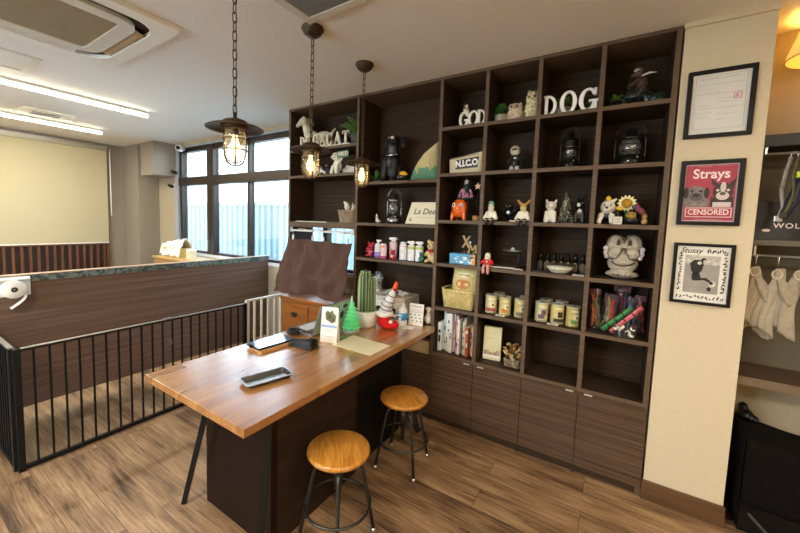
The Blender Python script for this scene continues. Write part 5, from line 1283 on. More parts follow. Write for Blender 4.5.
# ---- fifth bay (DOG)
for i, (ch, x, w, h, rz, ti) in enumerate((('D', 2.140, .072, .118, .05, .05), ('O', 2.228, .088, .128, -.02, -.10), ('G', 2.325, .092, .125, -.1, -.06))):
    t = item('wooden_letter', 'big white slab letter %s of the word DOG on the top shelf' % ch, 'letter', x, .045, R1, 0, 'letters of DOG')
    letter(ch, h, w, m_lw, 'face', t, (0, 0, .0), .018, 0, 0, .24)
    t.rotation_euler = (0, 0, rz)
for x, l, n in ((2.235, 'leafy green plant in a white pot behind the big letters D and O', 60), (2.368, 'smaller green plant in a white pot behind the big letter G', 36)):
    t = item('potted_plant', l, 'potted plant', x, .17, R1); s_ = 1 if n > 40 else .72
    obj('pot', MB().lathe([(0, 0), (.034*s_, 0), (.042*s_, .07*s_), (.038*s_, .07*s_), (0, .06*s_)], seg=24), m_bone, t)
    mb = MB(); rr = random.Random(n)
    for k in range(n):
        a = rr.uniform(0, 2*PI); e = rr.uniform(.0, 1.45); d_ = Vector((math.cos(a)*math.cos(e), math.sin(a)*math.cos(e), math.sin(e))); leaf_blade(mb, Vector((0, 0, .065*s_))+d_*.035*s_, d_, rr.uniform(.03, .055)*s_, .022*s_, .3, n=3)
    obj('leaves', mb, m_leaf, t)
m_dkg = M('lantern_black', '#2b2927', .22, .6, var=.1)
lantern('black storm lantern with bail handle under the DOG letters', 2.288, .14, R2, .255, .100, m_dkg, m_smoke, .4, 'storm_lantern')
t = item('polar_bear_figurine', 'white sitting bear figurine left of the tinsel tree', 'figurine', 2.213, .09, R3)
blob('body', [((0, 0, .04), (.033, .028, .042), None, 0), ((0, -.004, .102), (.032, .028, .028), None, 0), ((.008, -.028, .095), (.014, .012, .011), None, 0), ('limb', (-.022, 0, .122), (-.026, 0, .136), .009, .006, 0), ('limb', (.022, 0, .122), (.026, 0, .136), .009, .006, 0), ('limb', (-.02, -.015, .06), (-.022, -.028, .010), .014, .013, 0), ('limb', (.02, -.015, .06), (.022, -.028, .010), .014, .013, 0)], [m_wht], t, .003, 2)
for s_ in (-1, 1): obj('eye', MB().ell((s_*.013+.005, -.031, .108), .0032), m_ink, t)
t = item('tinsel_tree', 'small sparkling silver tinsel cone tree between white bear and black rabbit', 'ornament', 2.290, .12, R3)
obj('cone', MB().lathe([(.0, 0), (.040, 0), (.004, .185), (0, .19)], seg=20), M('tinsel_dark', '#5c5a4e', .3, .6, var=.3, scale=90), t)
mb = MB(); rr = random.Random(21)
for k in range(170):
    q = rr.random()**.7; z = .006+.175*(1-q); r = .041*(q)+.003; a = rr.uniform(0, 2*PI); mb.box(-.005, .005, -.0012, .0012, -.001, .001, rot=(rr.uniform(0, 3), rr.uniform(0, 3), rr.uniform(0, 3))); L0 = len(mb.v)-8
    mb.xf((r*math.cos(a), r*math.sin(a), z), start=L0)
obj('tinsel', mb, M('tinsel', '#cfccb4', .3, .5, var=.2), t)
t = item('black_rabbit', 'glossy black animal figurine with a white blaze right of the tinsel tree', 'figurine', 2.367, .11, R3)
blob('body', [((0, 0, .05), (.03, .027, .052), None, 0), ((0, -.006, .115), (.026, .025, .026), None, 0), ((-.006, -.026, .108), (.011, .012, .012), None, 1), ('limb', (-.012, 0, .135), (-.022, 0, .168), .010, .005, 0), ('limb', (.012, 0, .135), (.030, .0, .172), .010, .005, 0), ('limb', (-.016, -.016, .06), (-.018, -.024, .010), .012, .011, 0), ('limb', (.016, -.016, .06), (.018, -.024, .010), .012, .011, 0), ((0, -.024, .072), (.012, .006, .014), None, 1)], [m_blk, m_wht], t, .003, 2)
for s_ in (-1, 1): obj('eye', MB().ell((s_*.013, -.028, .120), .003), m_gold, t)
for i in range(7):
    x = 2.158+.040*i
    t = item('dark_bottle', 'tiny black capped bottle behind the stone dish, %s' % ('first from the left', 'second from the left', 'third from the left', 'middle one', 'third from the right', 'second from the right', 'last on the right')[i], 'bottle', x, .17+.012*(i % 2)-.02*(i > 4), R4, 0, 'dark bottles behind the dish')
    obj('flask', MB().prism(rrect(-.015, .015, 0, .055, .003, 3), -.012, .012), M('flask_%d' % (i % 3), ('#4a4448', '#4f4738', '#3c302a')[i % 3], .15, var=.1, coat=.6), t)
    obj('neck', MB().cyl((0, 0, .054), .007, .010, 12), m_gold, t); obj('cap', MB().cyl((0, 0, .062), .011, .052, 16), m_blk, t)
t = item('stone_dish', 'shallow speckled pale dish in front of the small dark bottles', 'dish', 2.285, .072, R4)
m_speck = M('speckled_stone', '#cfcbb4', .6, var=.3, scale=120)
obj('bowl', MB().lathe([(0, 0), (.03, 0), (.045, .006), (.066, .026), (.076, .040), (.072, .040), (.06, .028), (.04, .012), (0, .010)], seg=32, sy=.75), m_speck, t)
mb = MB(); rr = random.Random(9)
for k in range(22): mb.ell((rr.uniform(-.045, .045), rr.uniform(-.032, .032), .024+rr.uniform(0, .006)), rr.uniform(.006, .010), seg=8)
obj('pebbles', mb, m_speck, t)
t = item('white_tag', 'white tag card lying right of the speckled dish', 'card', 2.39, .035, R4); obj('card', MB().box(-.03, .03, -.012, .012, 0, .0015).xf(rot=(.2, 0, 0), loc=(0, 0, .0025)), m_paper, t); obj('print', MB().box(-.022, .016, -.0035, .003, .0018, .0022).xf(rot=(.2, 0, 0), loc=(0, 0, .0025)), m_ink, t)
t = item('grey_mat', 'thin dark green mat under the left end of the dark bottles', 'mat', 2.175, .07, R4); obj('sheet', MB().box(-.035, .03, -.05, .05, 0, .002), M('mat_green', '#4c5040', .8, var=.1), t); obj('border', MB().box(-.036, .031, -.051, -.05, 0, .003), m_blk, t)

# ---- sixth bay
t = item('spider_plant', 'small bright green leafy plant at the left of the top right compartment', 'potted plant', 2.500, .13, R1)
obj('pot', MB().lathe([(0, 0), (.026, 0), (.034, .05), (.03, .05), (0, .045)], seg=20), m_blk, t)
mb = MB(); rr = random.Random(31)
for k in range(42):
    a = rr.uniform(0, 2*PI); e = rr.uniform(.1, 1.4); d_ = Vector((math.cos(a)*math.cos(e)*.8, math.sin(a)*math.cos(e)*.8, math.sin(e))); leaf_blade(mb, Vector((0, 0, .05)), d_, rr.uniform(.05, .09), .014, .5, n=4)
obj('leaves', mb, M('leaf_bright', '#7fb546', .5, var=.3), t)
t = item('toy_motorcycle', 'dark toy motorcycle ridden by a dog figure in the top right compartment', 'toy', 2.60, .14, R1)
for x in (-.07, .045): w_ = obj('wheel', MB().tube([(x+.038*math.cos(2*PI*i/28), 0, .048+.038*math.sin(2*PI*i/28)) for i in range(28)], .010, 8, closed=True), m_black, t); obj('hub', MB().cyl((x, .008, .048), .016, .016, 14, rot=(PI/2, 0, 0)), m_silver, w_)
blob('frame', [((-.01, 0, .075), (.05, .022, .026), None, 0), ((.02, 0, .10), (.04, .02, .018), None, 0), ('limb', (-.04, 0, .10), (-.07, 0, .05), .010, .008, 0), ('limb', (.02, 0, .08), (.045, 0, .05), .012, .010, 0)], [M('moto_green', '#23302b', .3, .3, var=.2)], t, .004, 2)
blob('rider', [((.015, 0, .135), (.028, .024, .04), None, 0), ((.0, -.004, .19), (.026, .024, .024), None, 0), ((-.024, -.006, .182), (.016, .014, .012), None, 0), ('limb', (.0, -.022, .155), (-.045, -.022, .125), .010, .008, 0), ('limb', (.0, .022, .155), (-.045, .022, .125), .010, .008, 0), ('limb', (.02, -.02, .11), (.0, -.026, .07), .012, .010, 0), ('limb', (.01, 0, .21), (.035, 0, .225), .008, .004, 0)], [M('rider_brown', '#4b3128', .6, var=.2)], t, .004, 2)
obj('helmet', MB().ell((-.008, -.008, .208), (.022, .02, .014)), m_silver, t); obj('handlebar', MB().tube([(-.045, -.045, .13), (-.05, 0, .125), (-.045, .045, .13)], .004, 6), m_steel, t); obj('eye', MB().ell((-.018, -.024, .196), .004), m_wht, t)
obj('side_car', MB().ell((.095, -.01, .045), (.05, .03, .03)).cyl((.10, -.035, .028), .026, .012, 14, rot=(PI/2, 0, 0)), M('moto_teal', '#24352f', .35, var=.2), t)
obj('scarf', MB().tube([(.01, -.02, .172), (.045, -.02, .182), (.075, -.02, .178)], [.008, .009, .004], 8, flat=.4), m_wht, t)
lantern('black storm lantern in the second compartment of the rightmost column', 2.585, .13, R2, .235, .138, m_dkg, m_smoke, .4, 'storm_lantern')
t = item('bulldog_figurine', 'black and white bulldog figurine with a yellow topknot in the rightmost column', 'figurine', 2.505, .09, R3)
blob('body', [((.01, .01, .055), (.05, .034, .045), None, 0), ((0, -.012, .095), (.038, .032, .036), None, 1), ((-.004, -.042, .085), (.022, .016, .018), None, 1), ('limb', (-.03, -.015, .05), (-.038, -.03, .010), .016, .013, 1), ('limb', (.02, -.015, .05), (.024, -.03, .010), .016, .013, 1), ('limb', (.05, .01, .05), (.058, .0, .010), .016, .013, 0), ('limb', (.018, -.005, .125), (.036, -.004, .14), .012, .006, 1), ('limb', (-.02, -.005, .125), (-.03, -.004, .135), .012, .006, 0)], [m_blk, m_wht], t, .0035, 2)
for s_ in (-1, 1): obj('eye', MB().ell((s_*.015, -.042, .105), .004), m_ink, t)
obj('topknot', MB().lathe([(0, .126), (.012, .132), (.014, .144), (.006, .158), (0, .160)], seg=12), m_yel, t); obj('nose', MB().ell((-.004, -.058, .09), (.008, .005, .006)), m_ink, t)
t = item('sunflower_ornament', 'sunflower ornament with white petals beside the bulldog figurine', 'ornament', 2.592, .11, R3)
obj('stem', MB().tube([(0, .01, 0), (.0, .01, .06), (0, .0, .11)], .006, 8), m_leafd, t)
pt = MB()
for k in range(14):
    a = 2*PI*k/14; R2_ = Matrix.Rotation(a, 2); pp = [R2_ @ Vector(q) for q in ((.018, -.005), (.034, -.008), (.048, 0), (.034, .008), (.018, .005))]
    pt.prism([(q.x, .118+q.y) for q in pp], -.003+.002*(k % 2), .001+.002*(k % 2))
obj('petals', pt, M('petal_cream', '#ece3a8', .6, var=.08), t)
obj('disc', MB().ell((0, -.006, .118), (.026, .012, .026)), M('disc_gold', '#b98a1c', .7, var=.35, scale=120, bump=.4), t)
obj('base', MB().cyl((0, .01, 0), .03, .008, 20), m_blk, t)
t = item('sleeping_pup', 'black toy dog with a gold muzzle crouching under the sunflower', 'figurine', 2.618, .05, R3)
blob('body', [((.0, .0, .025), (.032, .02, .025), None, 0), ((-.004, -.012, .05), (.024, .018, .018), None, 1), ((.0, 0, .062), (.026, .016, .012), None, 0)], [m_blk, M('muzzle_gold', '#a8842a', .6, var=.15)], t, .003, 2)
for s_ in (-1, 1): obj('eye', MB().ell((s_*.010-.004, -.028, .055), .003), m_ink, t)
t = item('wooden_block_sign', 'tiny pale block sign with a yellow flower on top beside the bulldog figurine', 'sign', 2.556, .04, R3)
obj('block', MB().box(-.020, .020, -.010, .010, 0, .042), m_bone, t, bevel=.002); ln = MB(); squiggle(ln, -.013, .013, .027, -.0105, .008, 3, .001, 3); squiggle(ln, -.013, .013, .013, -.0105, .008, 3, .001, 6); obj('print', ln, m_ink, t)
obj('flower', MB().ell((0, 0, .088), (.014, .010, .011)).ell((.01, 0, .082), .008), m_yel, t); obj('stem', MB().tube([(0, 0, .042), (0, 0, .082)], .0022, 6), m_leafd, t)
t = item('stacked_toys', 'colourful leaning toy group with a golden puppy at the right of the sunflower', 'figurine', 2.665, .08, R3)
blob('puppy', [((.01, 0, .02), (.016, .016, .02), None, 0), ((.01, -.006, .046), (.014, .013, .013), None, 0)], [m_gold], t, .003, 2); obj('jacket', MB().ell((-.010, .005, .075), (.034, .016, .018), rot=(0, .7, 0)).ell((-.026, .004, .098), (.014, .012, .014)), M('jacket_plum', '#7c3d48', .7, var=.3, scale=60), t); obj('sleeve', MB().ell((-.04, 0, .095), (.010, .010, .012)), M('sleeve_blue', '#46557c', .7), t); obj('stand', MB().tube([(-.01, .01, 0), (-.01, .008, .07)], .005, 6), m_blk, t)
for s_ in (-1, 1): obj('eye', MB().ell((.01+s_*.005, -.018, .05), .002), m_ink, t)
t = item('bulldog_sculpture', 'carved stone double-headed bulldog sculpture on an oval base in the rightmost column', 'sculpture', 2.595, .13, R4)
m_carv = M('carved_stone', '#b9ae9c', .7, var=.2, scale=45, bump=.3)
blob('body', [((0, 0, .022), (.082, .055, .024), None, 0), ((0, .005, .085), (.076, .048, .06), None, 0), ((0, .005, .165), (.078, .040, .062), None, 0), ((-.038, .005, .185), (.050, .042, .062), None, 0), ((.038, .005, .185), (.050, .042, .062), None, 0), ((-.036, -.030, .140), (.042, .030, .036), None, 0), ((.036, -.030, .140), (.042, .030, .036), None, 0), ((0, -.025, .10), (.056, .032, .030), None, 0)], [m_carv], t, .004, 2)
obj('paw', MB().ell((-.082, -.02, .140), (.014, .014, .018)).ell((-.086, -.02, .165), (.012, .012, .014)).ell((-.078, -.02, .118), (.012, .012, .012)), M('paw_pale', '#d9cfd4', .6, var=.06), t); obj('paw', MB().ell((.082, -.02, .140), (.014, .014, .018)).ell((.086, -.02, .165), (.012, .012, .014)).ell((.078, -.02, .118), (.012, .012, .012)), MATS['paw_pale'], t)
cv = MB()
for s_ in (-1, 1):
    cv.tube([(s_*(.040+.042*math.cos(a)), -.030-.004, .192+.052*math.sin(a)) for a in [i*PI/12-.1 for i in range(13)]], .0030, 6)
    cv.box(s_*.026-.009, s_*.026+.009, -.044, -.030, .186, .212); cv.box(s_*.026-.004, s_*.026+.004, -.046, -.030, .212, .22)
    cv.tube([(s_*.002, -.056, .172), (s_*.010, -.060, .150), (s_*.030, -.062, .114), (s_*.062, -.050, .108)], .0026, 6)
    for k in range(3): cv.ell((s_*(.026+.012*k), -.060, .138-.006*(k % 2)), .0022, seg=6)
cv.prism([(-.012, .172), (.012, .172), (.0, .158)], -.060, -.040)
cv.tube([(-.054, -.05, .092), (-.03, -.058, .078), (0, -.060, .073), (.03, -.058, .078), (.054, -.05, .092)], .003, 6)
obj('carved_lines', cv, M('carve_dark', '#3f362d', .8, var=.1), t)
ln = MB(); squiggle(ln, -.045, .045, .022, -.0565, .018, 5, .0022, 8); obj('base_carving', ln, MATS['carve_dark'], t)
# packets of leashes in the fifth compartment of the last column
def packet(label, x, y, w, h, tilt, cols, seed, rz=0., lean=-.12):
    t = item('leash_packet', label, 'packet', x, y, R5, rz, 'wrapped colourful leash packets')
    rr = random.Random(seed); st = MB()
    nb = len(cols)
    for k in range(nb):
        x0 = -w/2+w*(k+.5)/nb; pts = [(x0+rr.uniform(-.006, .006)+.01*math.sin(q*3+k), rr.uniform(-.006, .004), .014+(h-.03)*q) for q in [i/7 for i in range(8)]]
        st.tube(pts, w/nb*.62, 7, m=k, flat=.5)
    o = obj('leash', st, [M('leash_%s' % c[1:], c, .7, var=.3, scale=70) for c in cols], t, rot=(lean, tilt, 0))
    def film(u, v): return Vector((-w/2-.006+(w+.012)*u, -.014*math.sin(PI*u)-.004+.003*mnoise.noise(Vector((u*8, v*8, seed))), .002+h*v))
    obj('wrapper', MB().grid(film, 10, 10, smooth=False), thin_glass('cello_film', '#f6f6f6', .05, .02), t, rot=(lean, tilt, 0))
    hd = obj('header_card', MB().box(-w/2-.004, w/2+.004, -.010, -.006, h*.86, h*1.0), M('header_%d' % (seed % 3), ('#5a2c33', '#7c2a2a', '#3c2030')[seed % 3], .6, var=.2, scale=50), t, rot=(lean, tilt, 0))
    zm = min(0, min((Matrix.Rotation(tilt, 3, 'Y') @ Vector((sx_*(w/2+.006), 0, .002))).z for sx_ in (-1, 1)))
    t.location.z -= zm
    return t
packet('orange leash packet at the left of the leash pile', 2.487, .10, .05, .235, -.06, ('#d8602a', '#6e5a2a', '#7d6a34'), 1)
packet('olive and red leash packet second in the leash pile', 2.537, .085, .055, .215, .10, ('#5d5026', '#8a7a3f', '#b5232a'), 2)
packet('tall plum leash packet standing at the back of the pile', 2.60, .175, .075, .26, .03, ('#5a3550', '#6a2c3a', '#7a3344', '#4e3a58'), 3)
packet('crimson leash packet with white marks in the middle of the pile', 2.575, .115, .05, .19, -.12, ('#b02236', '#c8c2bc', '#8e2430'), 4)
packet('blue leash packet behind the diagonal green roll', 2.647, .145, .04, .20, .05, ('#33608a', '#2f5578'), 5)
packet('red and black leash packet at the right end of the pile', 2.69, .15, .045, .215, .02, ('#a8272c', '#3a2a2a', '#c04038'), 6)
def roll(label, p0, p1, r, col, seed):
    t = item('wrapped_roll', label, 'packet', p0[0], p0[1], R5); d = Vector(p1)-Vector(p0)
    obj('strap', MB().tube([Vector((0, 0, p0[2]))+d*q for q in (0, .33, .66, 1)], r, 10, flat=.55), M('roll_%s' % col[1:], col, .6, var=.35, scale=60), t)
    bn = MB()
    for q in (.2, .45, .7): bn.tube([Vector((0, 0, p0[2]))+d*q, Vector((0, 0, p0[2]))+d*(q+.03)], r*1.06, 10, flat=.55)
    obj('paper_band', bn, m_blk, t); return t
roll('rolled green strap leaning diagonally across the leash pile', (2.525, .055, .016), (2.655, .075, .155), .016, '#3f8a50', 1)
roll('rolled pink strap leaning below the green one across the leash pile', (2.565, .035, .015), (2.70, .055, .170), .015, '#d06a72', 2)
t = item('bone_packet', 'packet of black and white patterned treats at the front of the leash pile', 'packet', 2.625, .032, R5)
mb = MB(); rr = random.Random(40)
for k in range(46): mb.ell((rr.uniform(-.048, .045), rr.uniform(-.008, .008), rr.uniform(.010, .058)), rr.uniform(.005, .009), seg=7, m=k % 2)
obj('treats', mb, [m_wht, m_blk], t); obj('wrapper', MB().grid(lambda u, v: Vector((-.056+.112*u, -.016*math.sin(PI*u)*(1-.6*v)-.003, .001+.07*v)), 8, 6), MATS['cello_film'], t)

# ------------------------------------------------------------------ framed pictures on the pier
def frame(label, cx_, cz_, w, h, fw, rot=0.):
    t = thing('picture_frame', label, 'picture', (cx_, -.0004, cz_), group='black framed pictures on the cream pier'); t.rotation_euler = (0, rot, 0)
    a, b = w/2, h/2
    obj('frame', MB().ring([(-a, -b), (a, -b), (a, b), (-a, b)], [(-a+fw, -b+fw), (a-fw, -b+fw), (a-fw, b-fw), (-a+fw, b-fw)], -.020, 0, 'xz'), m_black, t, bevel=.002)
    return t, a-fw, b-fw
Yp = -.0085
t, a, b = frame('black framed white certificate with a small red stamp, topmost picture on the pier', 2.912, 2.028, .238, .312, .018)
obj('print', MB().box(-a, a, -.008, -.002, -b, b), M('certificate_paper', '#d5d3cb', .7, var=.02), t)
ln = MB()
squiggle(ln, -.07, .07, .115, Yp, .005, 12, .0009, 1)
for i, (z, x0, x1, n) in enumerate(((.088, -.08, .085, 12), (.07, -.08, -.02, 6), (.052, -.08, .0, 8), (.02, -.01, .05, 7), (.005, -.01, .05, 6), (-.005, -.085, -.03, 6), (-.04, -.085, -.02, 6), (-.06, -.085, -.03, 6), (-.05, -.005, .06, 7), (-.075, -.005, .03, 4), (-.105, -.085, -.075, 1))): squiggle(ln, x0, x1, z, Yp, .003, n, .0006, 60+i)
for z in (.128, .044, -.02, -.115): ln.box(-.088, .088, Yp-.0002, Yp+.0002, z, z+.0008)
for x in (-.088, .0875): ln.box(x, x+.0008, Yp-.0002, Yp+.0002, -.115, .128)
obj('lettering', ln, M('faint_ink', '#77736b', .7), t)
st = MB().ring(rrect(.048, .076, .012, .040, .004, 3), rrect(.051, .073, .015, .037, .003, 3), Yp-.0002, Yp+.0002); st.box(.055, .058, Yp-.0002, Yp+.0002, .018, .034); st.box(.061, .064, Yp-.0002, Yp+.0002, .018, .034); st.box(.055, .070, Yp-.0002, Yp+.0002, .025, .027)
obj('red_stamp', st, M('stamp_red', '#c0706a', .7), t)

t, a, b = frame('black framed crimson poster with two grey dogs, middle picture on the pier', 2.911, 1.613, .226, .308, .018)
obj('mat', MB().box(-a, a, -.006, -.001, -b, b), M('poster_border', '#c9b3b0', .7, var=.03), t)
obj('print', MB().box(-a+.006, a-.006, -.008, -.002, -b+.006, b-.006), M('poster_crimson', '#a83a4d', .6, var=.06), t)
m_pw = M('poster_white', '#ecdcd6', .7); m_pg = M('poster_grey', '#7f7672', .7, var=.35, scale=60); m_pd = M('poster_dark', '#3a302f', .7, var=.2)
text('title', 'Strays', .062, m_pw, t, (0, Yp-.0005, .088), depth=.0002, bold=.0012, sx=.88)
text('lettering', 'CENSORED', .036, m_pw, t, (0, Yp-.0005, -.092), depth=.0002, bold=.0006, sx=.80)
obj('box_line', MB().ring([(-.083, -.115), (.083, -.115), (.083, -.07), (-.083, -.07)], [(-.080, -.112), (.080, -.112), (.080, -.073), (-.080, -.073)], Yp-.0004, Yp), m_pw, t)
for x0, x1, z, n in ((-.05, -.0, .125, 6), (.02, .07, .125, 6), (-.05, .05, -.126, 12)): obj('small_print', squiggle(MB(), x0, x1, z, Yp, .002, n, .0006, n), m_pw, t)
def disc(mb, x, z, rx, rz_, y, m=0, n=20, j=0.):
    mb.prism([(x+rx*(1+j*math.sin(3.1*i))*math.cos(2*PI*i/n), z+rz_*(1+j*math.sin(3.1*i))*math.sin(2*PI*i/n)) for i in range(n)], y-.0003, y, 'xz', m)
dg_ = MB()
disc(dg_, -.048, -.012, .042, .046, Yp, 0, j=.03); dg_.box(-.088, .0, Yp-.0002, Yp, -.066, -.03); disc(dg_, -.085, .0, .010, .028, Yp-.0003, 1); disc(dg_, -.010, .0, .010, .026, Yp-.0003, 1)
disc(dg_, -.048, -.018, .025, .020, Yp-.0004, 2); disc(dg_, -.048, -.012, .012, .009, Yp-.0008, 1); disc(dg_, -.064, .008, .007, .006, Yp-.0008, 1); disc(dg_, -.032, .008, .007, .006, Yp-.0008, 1)
dg_.prism([(.01, .03), (.0, .07), (.03, .04)], Yp-.0003, Yp, 'xz', 1); dg_.prism([(.06, .035), (.09, .07), (.082, .02)], Yp-.0003, Yp, 'xz', 1)
disc(dg_, .046, .005, .036, .042, Yp-.0001, 1, j=.03); dg_.box(.005, .085, Yp-.0002, Yp, -.066, -.02, m=1)
disc(dg_, .046, .026, .010, .024, Yp-.0005, 3); disc(dg_, .046, -.014, .023, .020, Yp-.0005, 3); disc(dg_, .046, -.004, .011, .008, Yp-.0009, 2); disc(dg_, .028, .012, .006, .006, Yp-.0009, 3); disc(dg_, .064, .012, .006, .006, Yp-.0009, 3); dg_.box(.014, .078, Yp-.0006, Yp-.0003, -.066, -.044, m=3)
obj('dog_photo', dg_, [m_pg, m_pd, M('poster_mid', '#5b5250', .7, var=.2), M('poster_pale', '#cfc3bd', .7, var=.1)], t)

t, a, b = frame('black framed monochrome photo of a crouching person and dog, lowest picture on the pier', 2.911, 1.223, .222, .296, .014)
obj('print', MB().box(-a, a, -.008, -.002, -b, b), M('photo_paper', '#e2ded4', .7, var=.02), t)
ln = MB(); rr = random.Random(55)
squiggle(ln, .012, .090, .112, Yp, .020, 9, .0021, 71)
for i in range(13): squiggle(ln, -.09+.0138*i, -.078+.0138*i, -.113, Yp, .020, 1, .0022, 90+i)
for s_ in (-1, 1):
    for i in range(15):
        z = -.09+.0128*i; x = s_*.081
        ln.tube([(x+rr.uniform(-.008, .008), Yp, z+rr.uniform(0, .013)) for q in range(5)], .0021, 4)
obj('border_print', ln, m_ink, t)
text('script', 'Stussy', .036, m_ink, t, (-.045, Yp-.0003, .112), depth=.0002, bold=.0004, shear=.35, sx=.9)
ph = MB().box(-.064, .064, Yp-.0003, Yp, -.093, .090, m=0); ph.box(-.064, .064, Yp-.0006, Yp, .048, .090, m=1)
ph.prism([(-.04, .02), (-.045, .05), (-.03, .068), (-.008, .068), (.006, .05), (.002, .02), (-.010, .0), (-.028, -.004)], Yp-.0012, Yp-.0004, 'xz', 2); disc(ph, .004, .068, .010, .011, Yp-.0012, 2); disc(ph, .008, .064, .005, .006, Yp-.0016, 1)
ph.prism([(-.035, .0), (-.008, .005), (.0, -.018), (-.012, -.022), (-.026, -.034), (-.034, -.028)], Yp-.0012, Yp-.0004, 'xz', 2)
ph.prism([(-.028, -.034), (-.01, -.02), (.018, -.016), (.036, -.03), (.034, -.04), (.012, -.028), (-.012, -.032)], Yp-.0012, Yp-.0004, 'xz', 2)
disc(ph, .042, -.044, .012, .015, Yp-.0014, 3); disc(ph, .038, -.040, .007, .008, Yp-.0018, 2); disc(ph, .032, -.07, .008, .01, Yp-.0012, 2)
for x in (-.05, -.01, .02, .045): disc(ph, x, .058+.006*math.sin(x*90), .008, .008, Yp-.001, 3)
obj('photo', ph, [M('photo_mid', '#98938a', .7, var=.15), M('photo_light', '#b9b3a8', .7, var=.2, scale=60), M('photo_black', '#22201e', .7), M('photo_pale', '#c9c4ba', .7)], t)

# ------------------------------------------------------------------ alcove right of the pier
m_dshelf = M('dark_steel_shelf', '#1f1d1b', .45, .3, var=.1)
def wall_shelf(name, label, z0, z1, yf, mat, rod):
    t = thing(name, label, 'shelf', (3.6, 0, z0)); h = z1-z0
    obj('board', MB().box(-.508, .9, yf, WY, 0, h), mat, t, bevel=.003)
    if rod is not None:
        obj('hanging_rod', MB().tube([(-.49, yf+.02, rod), (.88, yf+.02, rod)], .006, 10), m_silver, t)
        for x in (-.486, .3): obj('rod_bracket', MB().box(x-.004, x+.004, yf+.014, yf+.026, rod, 0), m_silver, t)
    return t
wall_shelf('wall_shelf', 'dark wall shelf high in the alcove with hanging leashes', 1.83, 1.885, .10, m_dshelf, -.03)
wall_shelf('wall_shelf', 'dark shelf in the alcove with a chrome rod for pale garments', 1.372, 1.398, .10, M('grey_shelf', '#5b554b', .5, .2, var=.08), -.048)
t = thing('wall_shelf', 'brown wooden shelf low in the alcove above the black crate', 'shelf', (3.6, 0, .715))
obj('board', MB().box(-.508, .9, .065, WY, 0, .028), wood('alcove_wood', ['#3b291c', '#4d3828', '#5c4533'], 'X', .45, 60, 2), t)
obj('front_edge', MB().box(-.508, .9, .058, .065, -.012, .028), M('edge_tan', '#6f5d48', .5, var=.1), t)
struct('wall_back_panel', MB().box(3.08, XR, WY-.006, WY, .744, 1.83), M('olive_panel', '#5a5240', .7, var=.06))
t = thing('display_sign', 'dark display sign with pale spaced capitals standing on the alcove shelf', 'sign', (3.335, .19, 1.3985))
sg = obj('board', MB().box(-.215, .26, -.006, .006, 0, .185), M('sign_dark', '#1d1a17', .5, var=.4, scale=12), t, rot=(-.08, 0, 0))
text('lettering', 'WOLFGANG', .034, m_pw, sg, (-.042, -.0072, .068), depth=.0003, bold=.0006, space=1.2)
obj('red_picture', MB().box(-.02, .12, -.0072, -.006, .045, .13), M('sign_red', '#5e2a20', .6, var=.4, scale=30), sg); obj('oval_mark', MB().prism([(-.175+.014*math.cos(i*PI/8), .045+.007*math.sin(i*PI/8)) for i in range(16)], -.0072, -.006), m_pw, sg)
def strap(label, pts, w, mats, loops=1, name='hanging_leash', grp='leashes hanging in the alcove', hook=True, x=0, y=0, z=0):
    t = thing(name, label, 'leash', (x, y, z), group=grp)
    obj('webbing', MB().tube(pts, w, 8, flat=.3), mats[0], t)
    if len(mats) > 1: obj('buckle', MB().box(-.014+pts[-1][0], .014+pts[-1][0], pts[-1][1]-.008, pts[-1][1]+.006, pts[-1][2]-.016, pts[-1][2]+.012), mats[1], t, bevel=.003)
    obj('hook', MB().tube([(0, .0, -.012), (0, .009, .002), (0, .0, .012), (0, -.009, .004), (0, -.009, -.02), (0, -.004, -.03)], .0022, 6), m_chrome, t)
    return t
m_navy = M('webbing_navy', '#23243a', .8, var=.3, scale=40); m_greyw = M('webbing_grey', '#8d8a86', .8, var=.35, scale=30); m_neon = M('neon_yellow', '#c9cf3a', .6)
yR = .12
strap('grey patterned leash hanging leftmost from the high alcove shelf', [(0, -.012, -.02), (-.012, -.014, -.09), (-.02, -.016, -.17), (-.01, -.018, -.25), (-.022, -.018, -.30)], .012, (m_greyw, m_silver), x=3.195, y=yR, z=1.80)
strap('navy leash looped low from the high alcove shelf', [(0, -.012, -.02), (.004, -.022, -.12), (-.008, -.024, -.22), (-.035, -.022, -.29), (-.06, -.02, -.27), (-.03, -.018, -.20), (-.005, -.012, -.10)], .011, (m_navy, m_neon), x=3.235, y=yR, z=1.80)
strap('black and grey leash hanging right of the navy one', [(0, -.012, -.02), (.012, -.018, -.10), (.006, -.02, -.2), (.02, -.02, -.3), (.03, -.018, -.34)], .013, (m_blk, m_greyw), x=3.275, y=yR, z=1.80)
strap('long grey leash hanging rightmost in the alcove', [(0, -.012, -.02), (-.008, -.016, -.14), (.008, -.02, -.26), (.0, -.02, -.38)], .012, (m_greyw, m_neon), x=3.325, y=yR, z=1.80)
strap('olive and black leash hanging between the grey and the navy ones', [(0, -.012, -.02), (-.010, -.02, -.11), (-.004, -.024, -.19), (-.018, -.026, -.26), (-.028, -.026, -.285)], .010, (M('webbing_olive', '#5a5a3c', .8, var=.4, scale=30), m_blk), x=3.216, y=yR, z=1.80)
m_beige = M('garment_beige', '#a09480', .95, var=.12, scale=30, bump=.1)
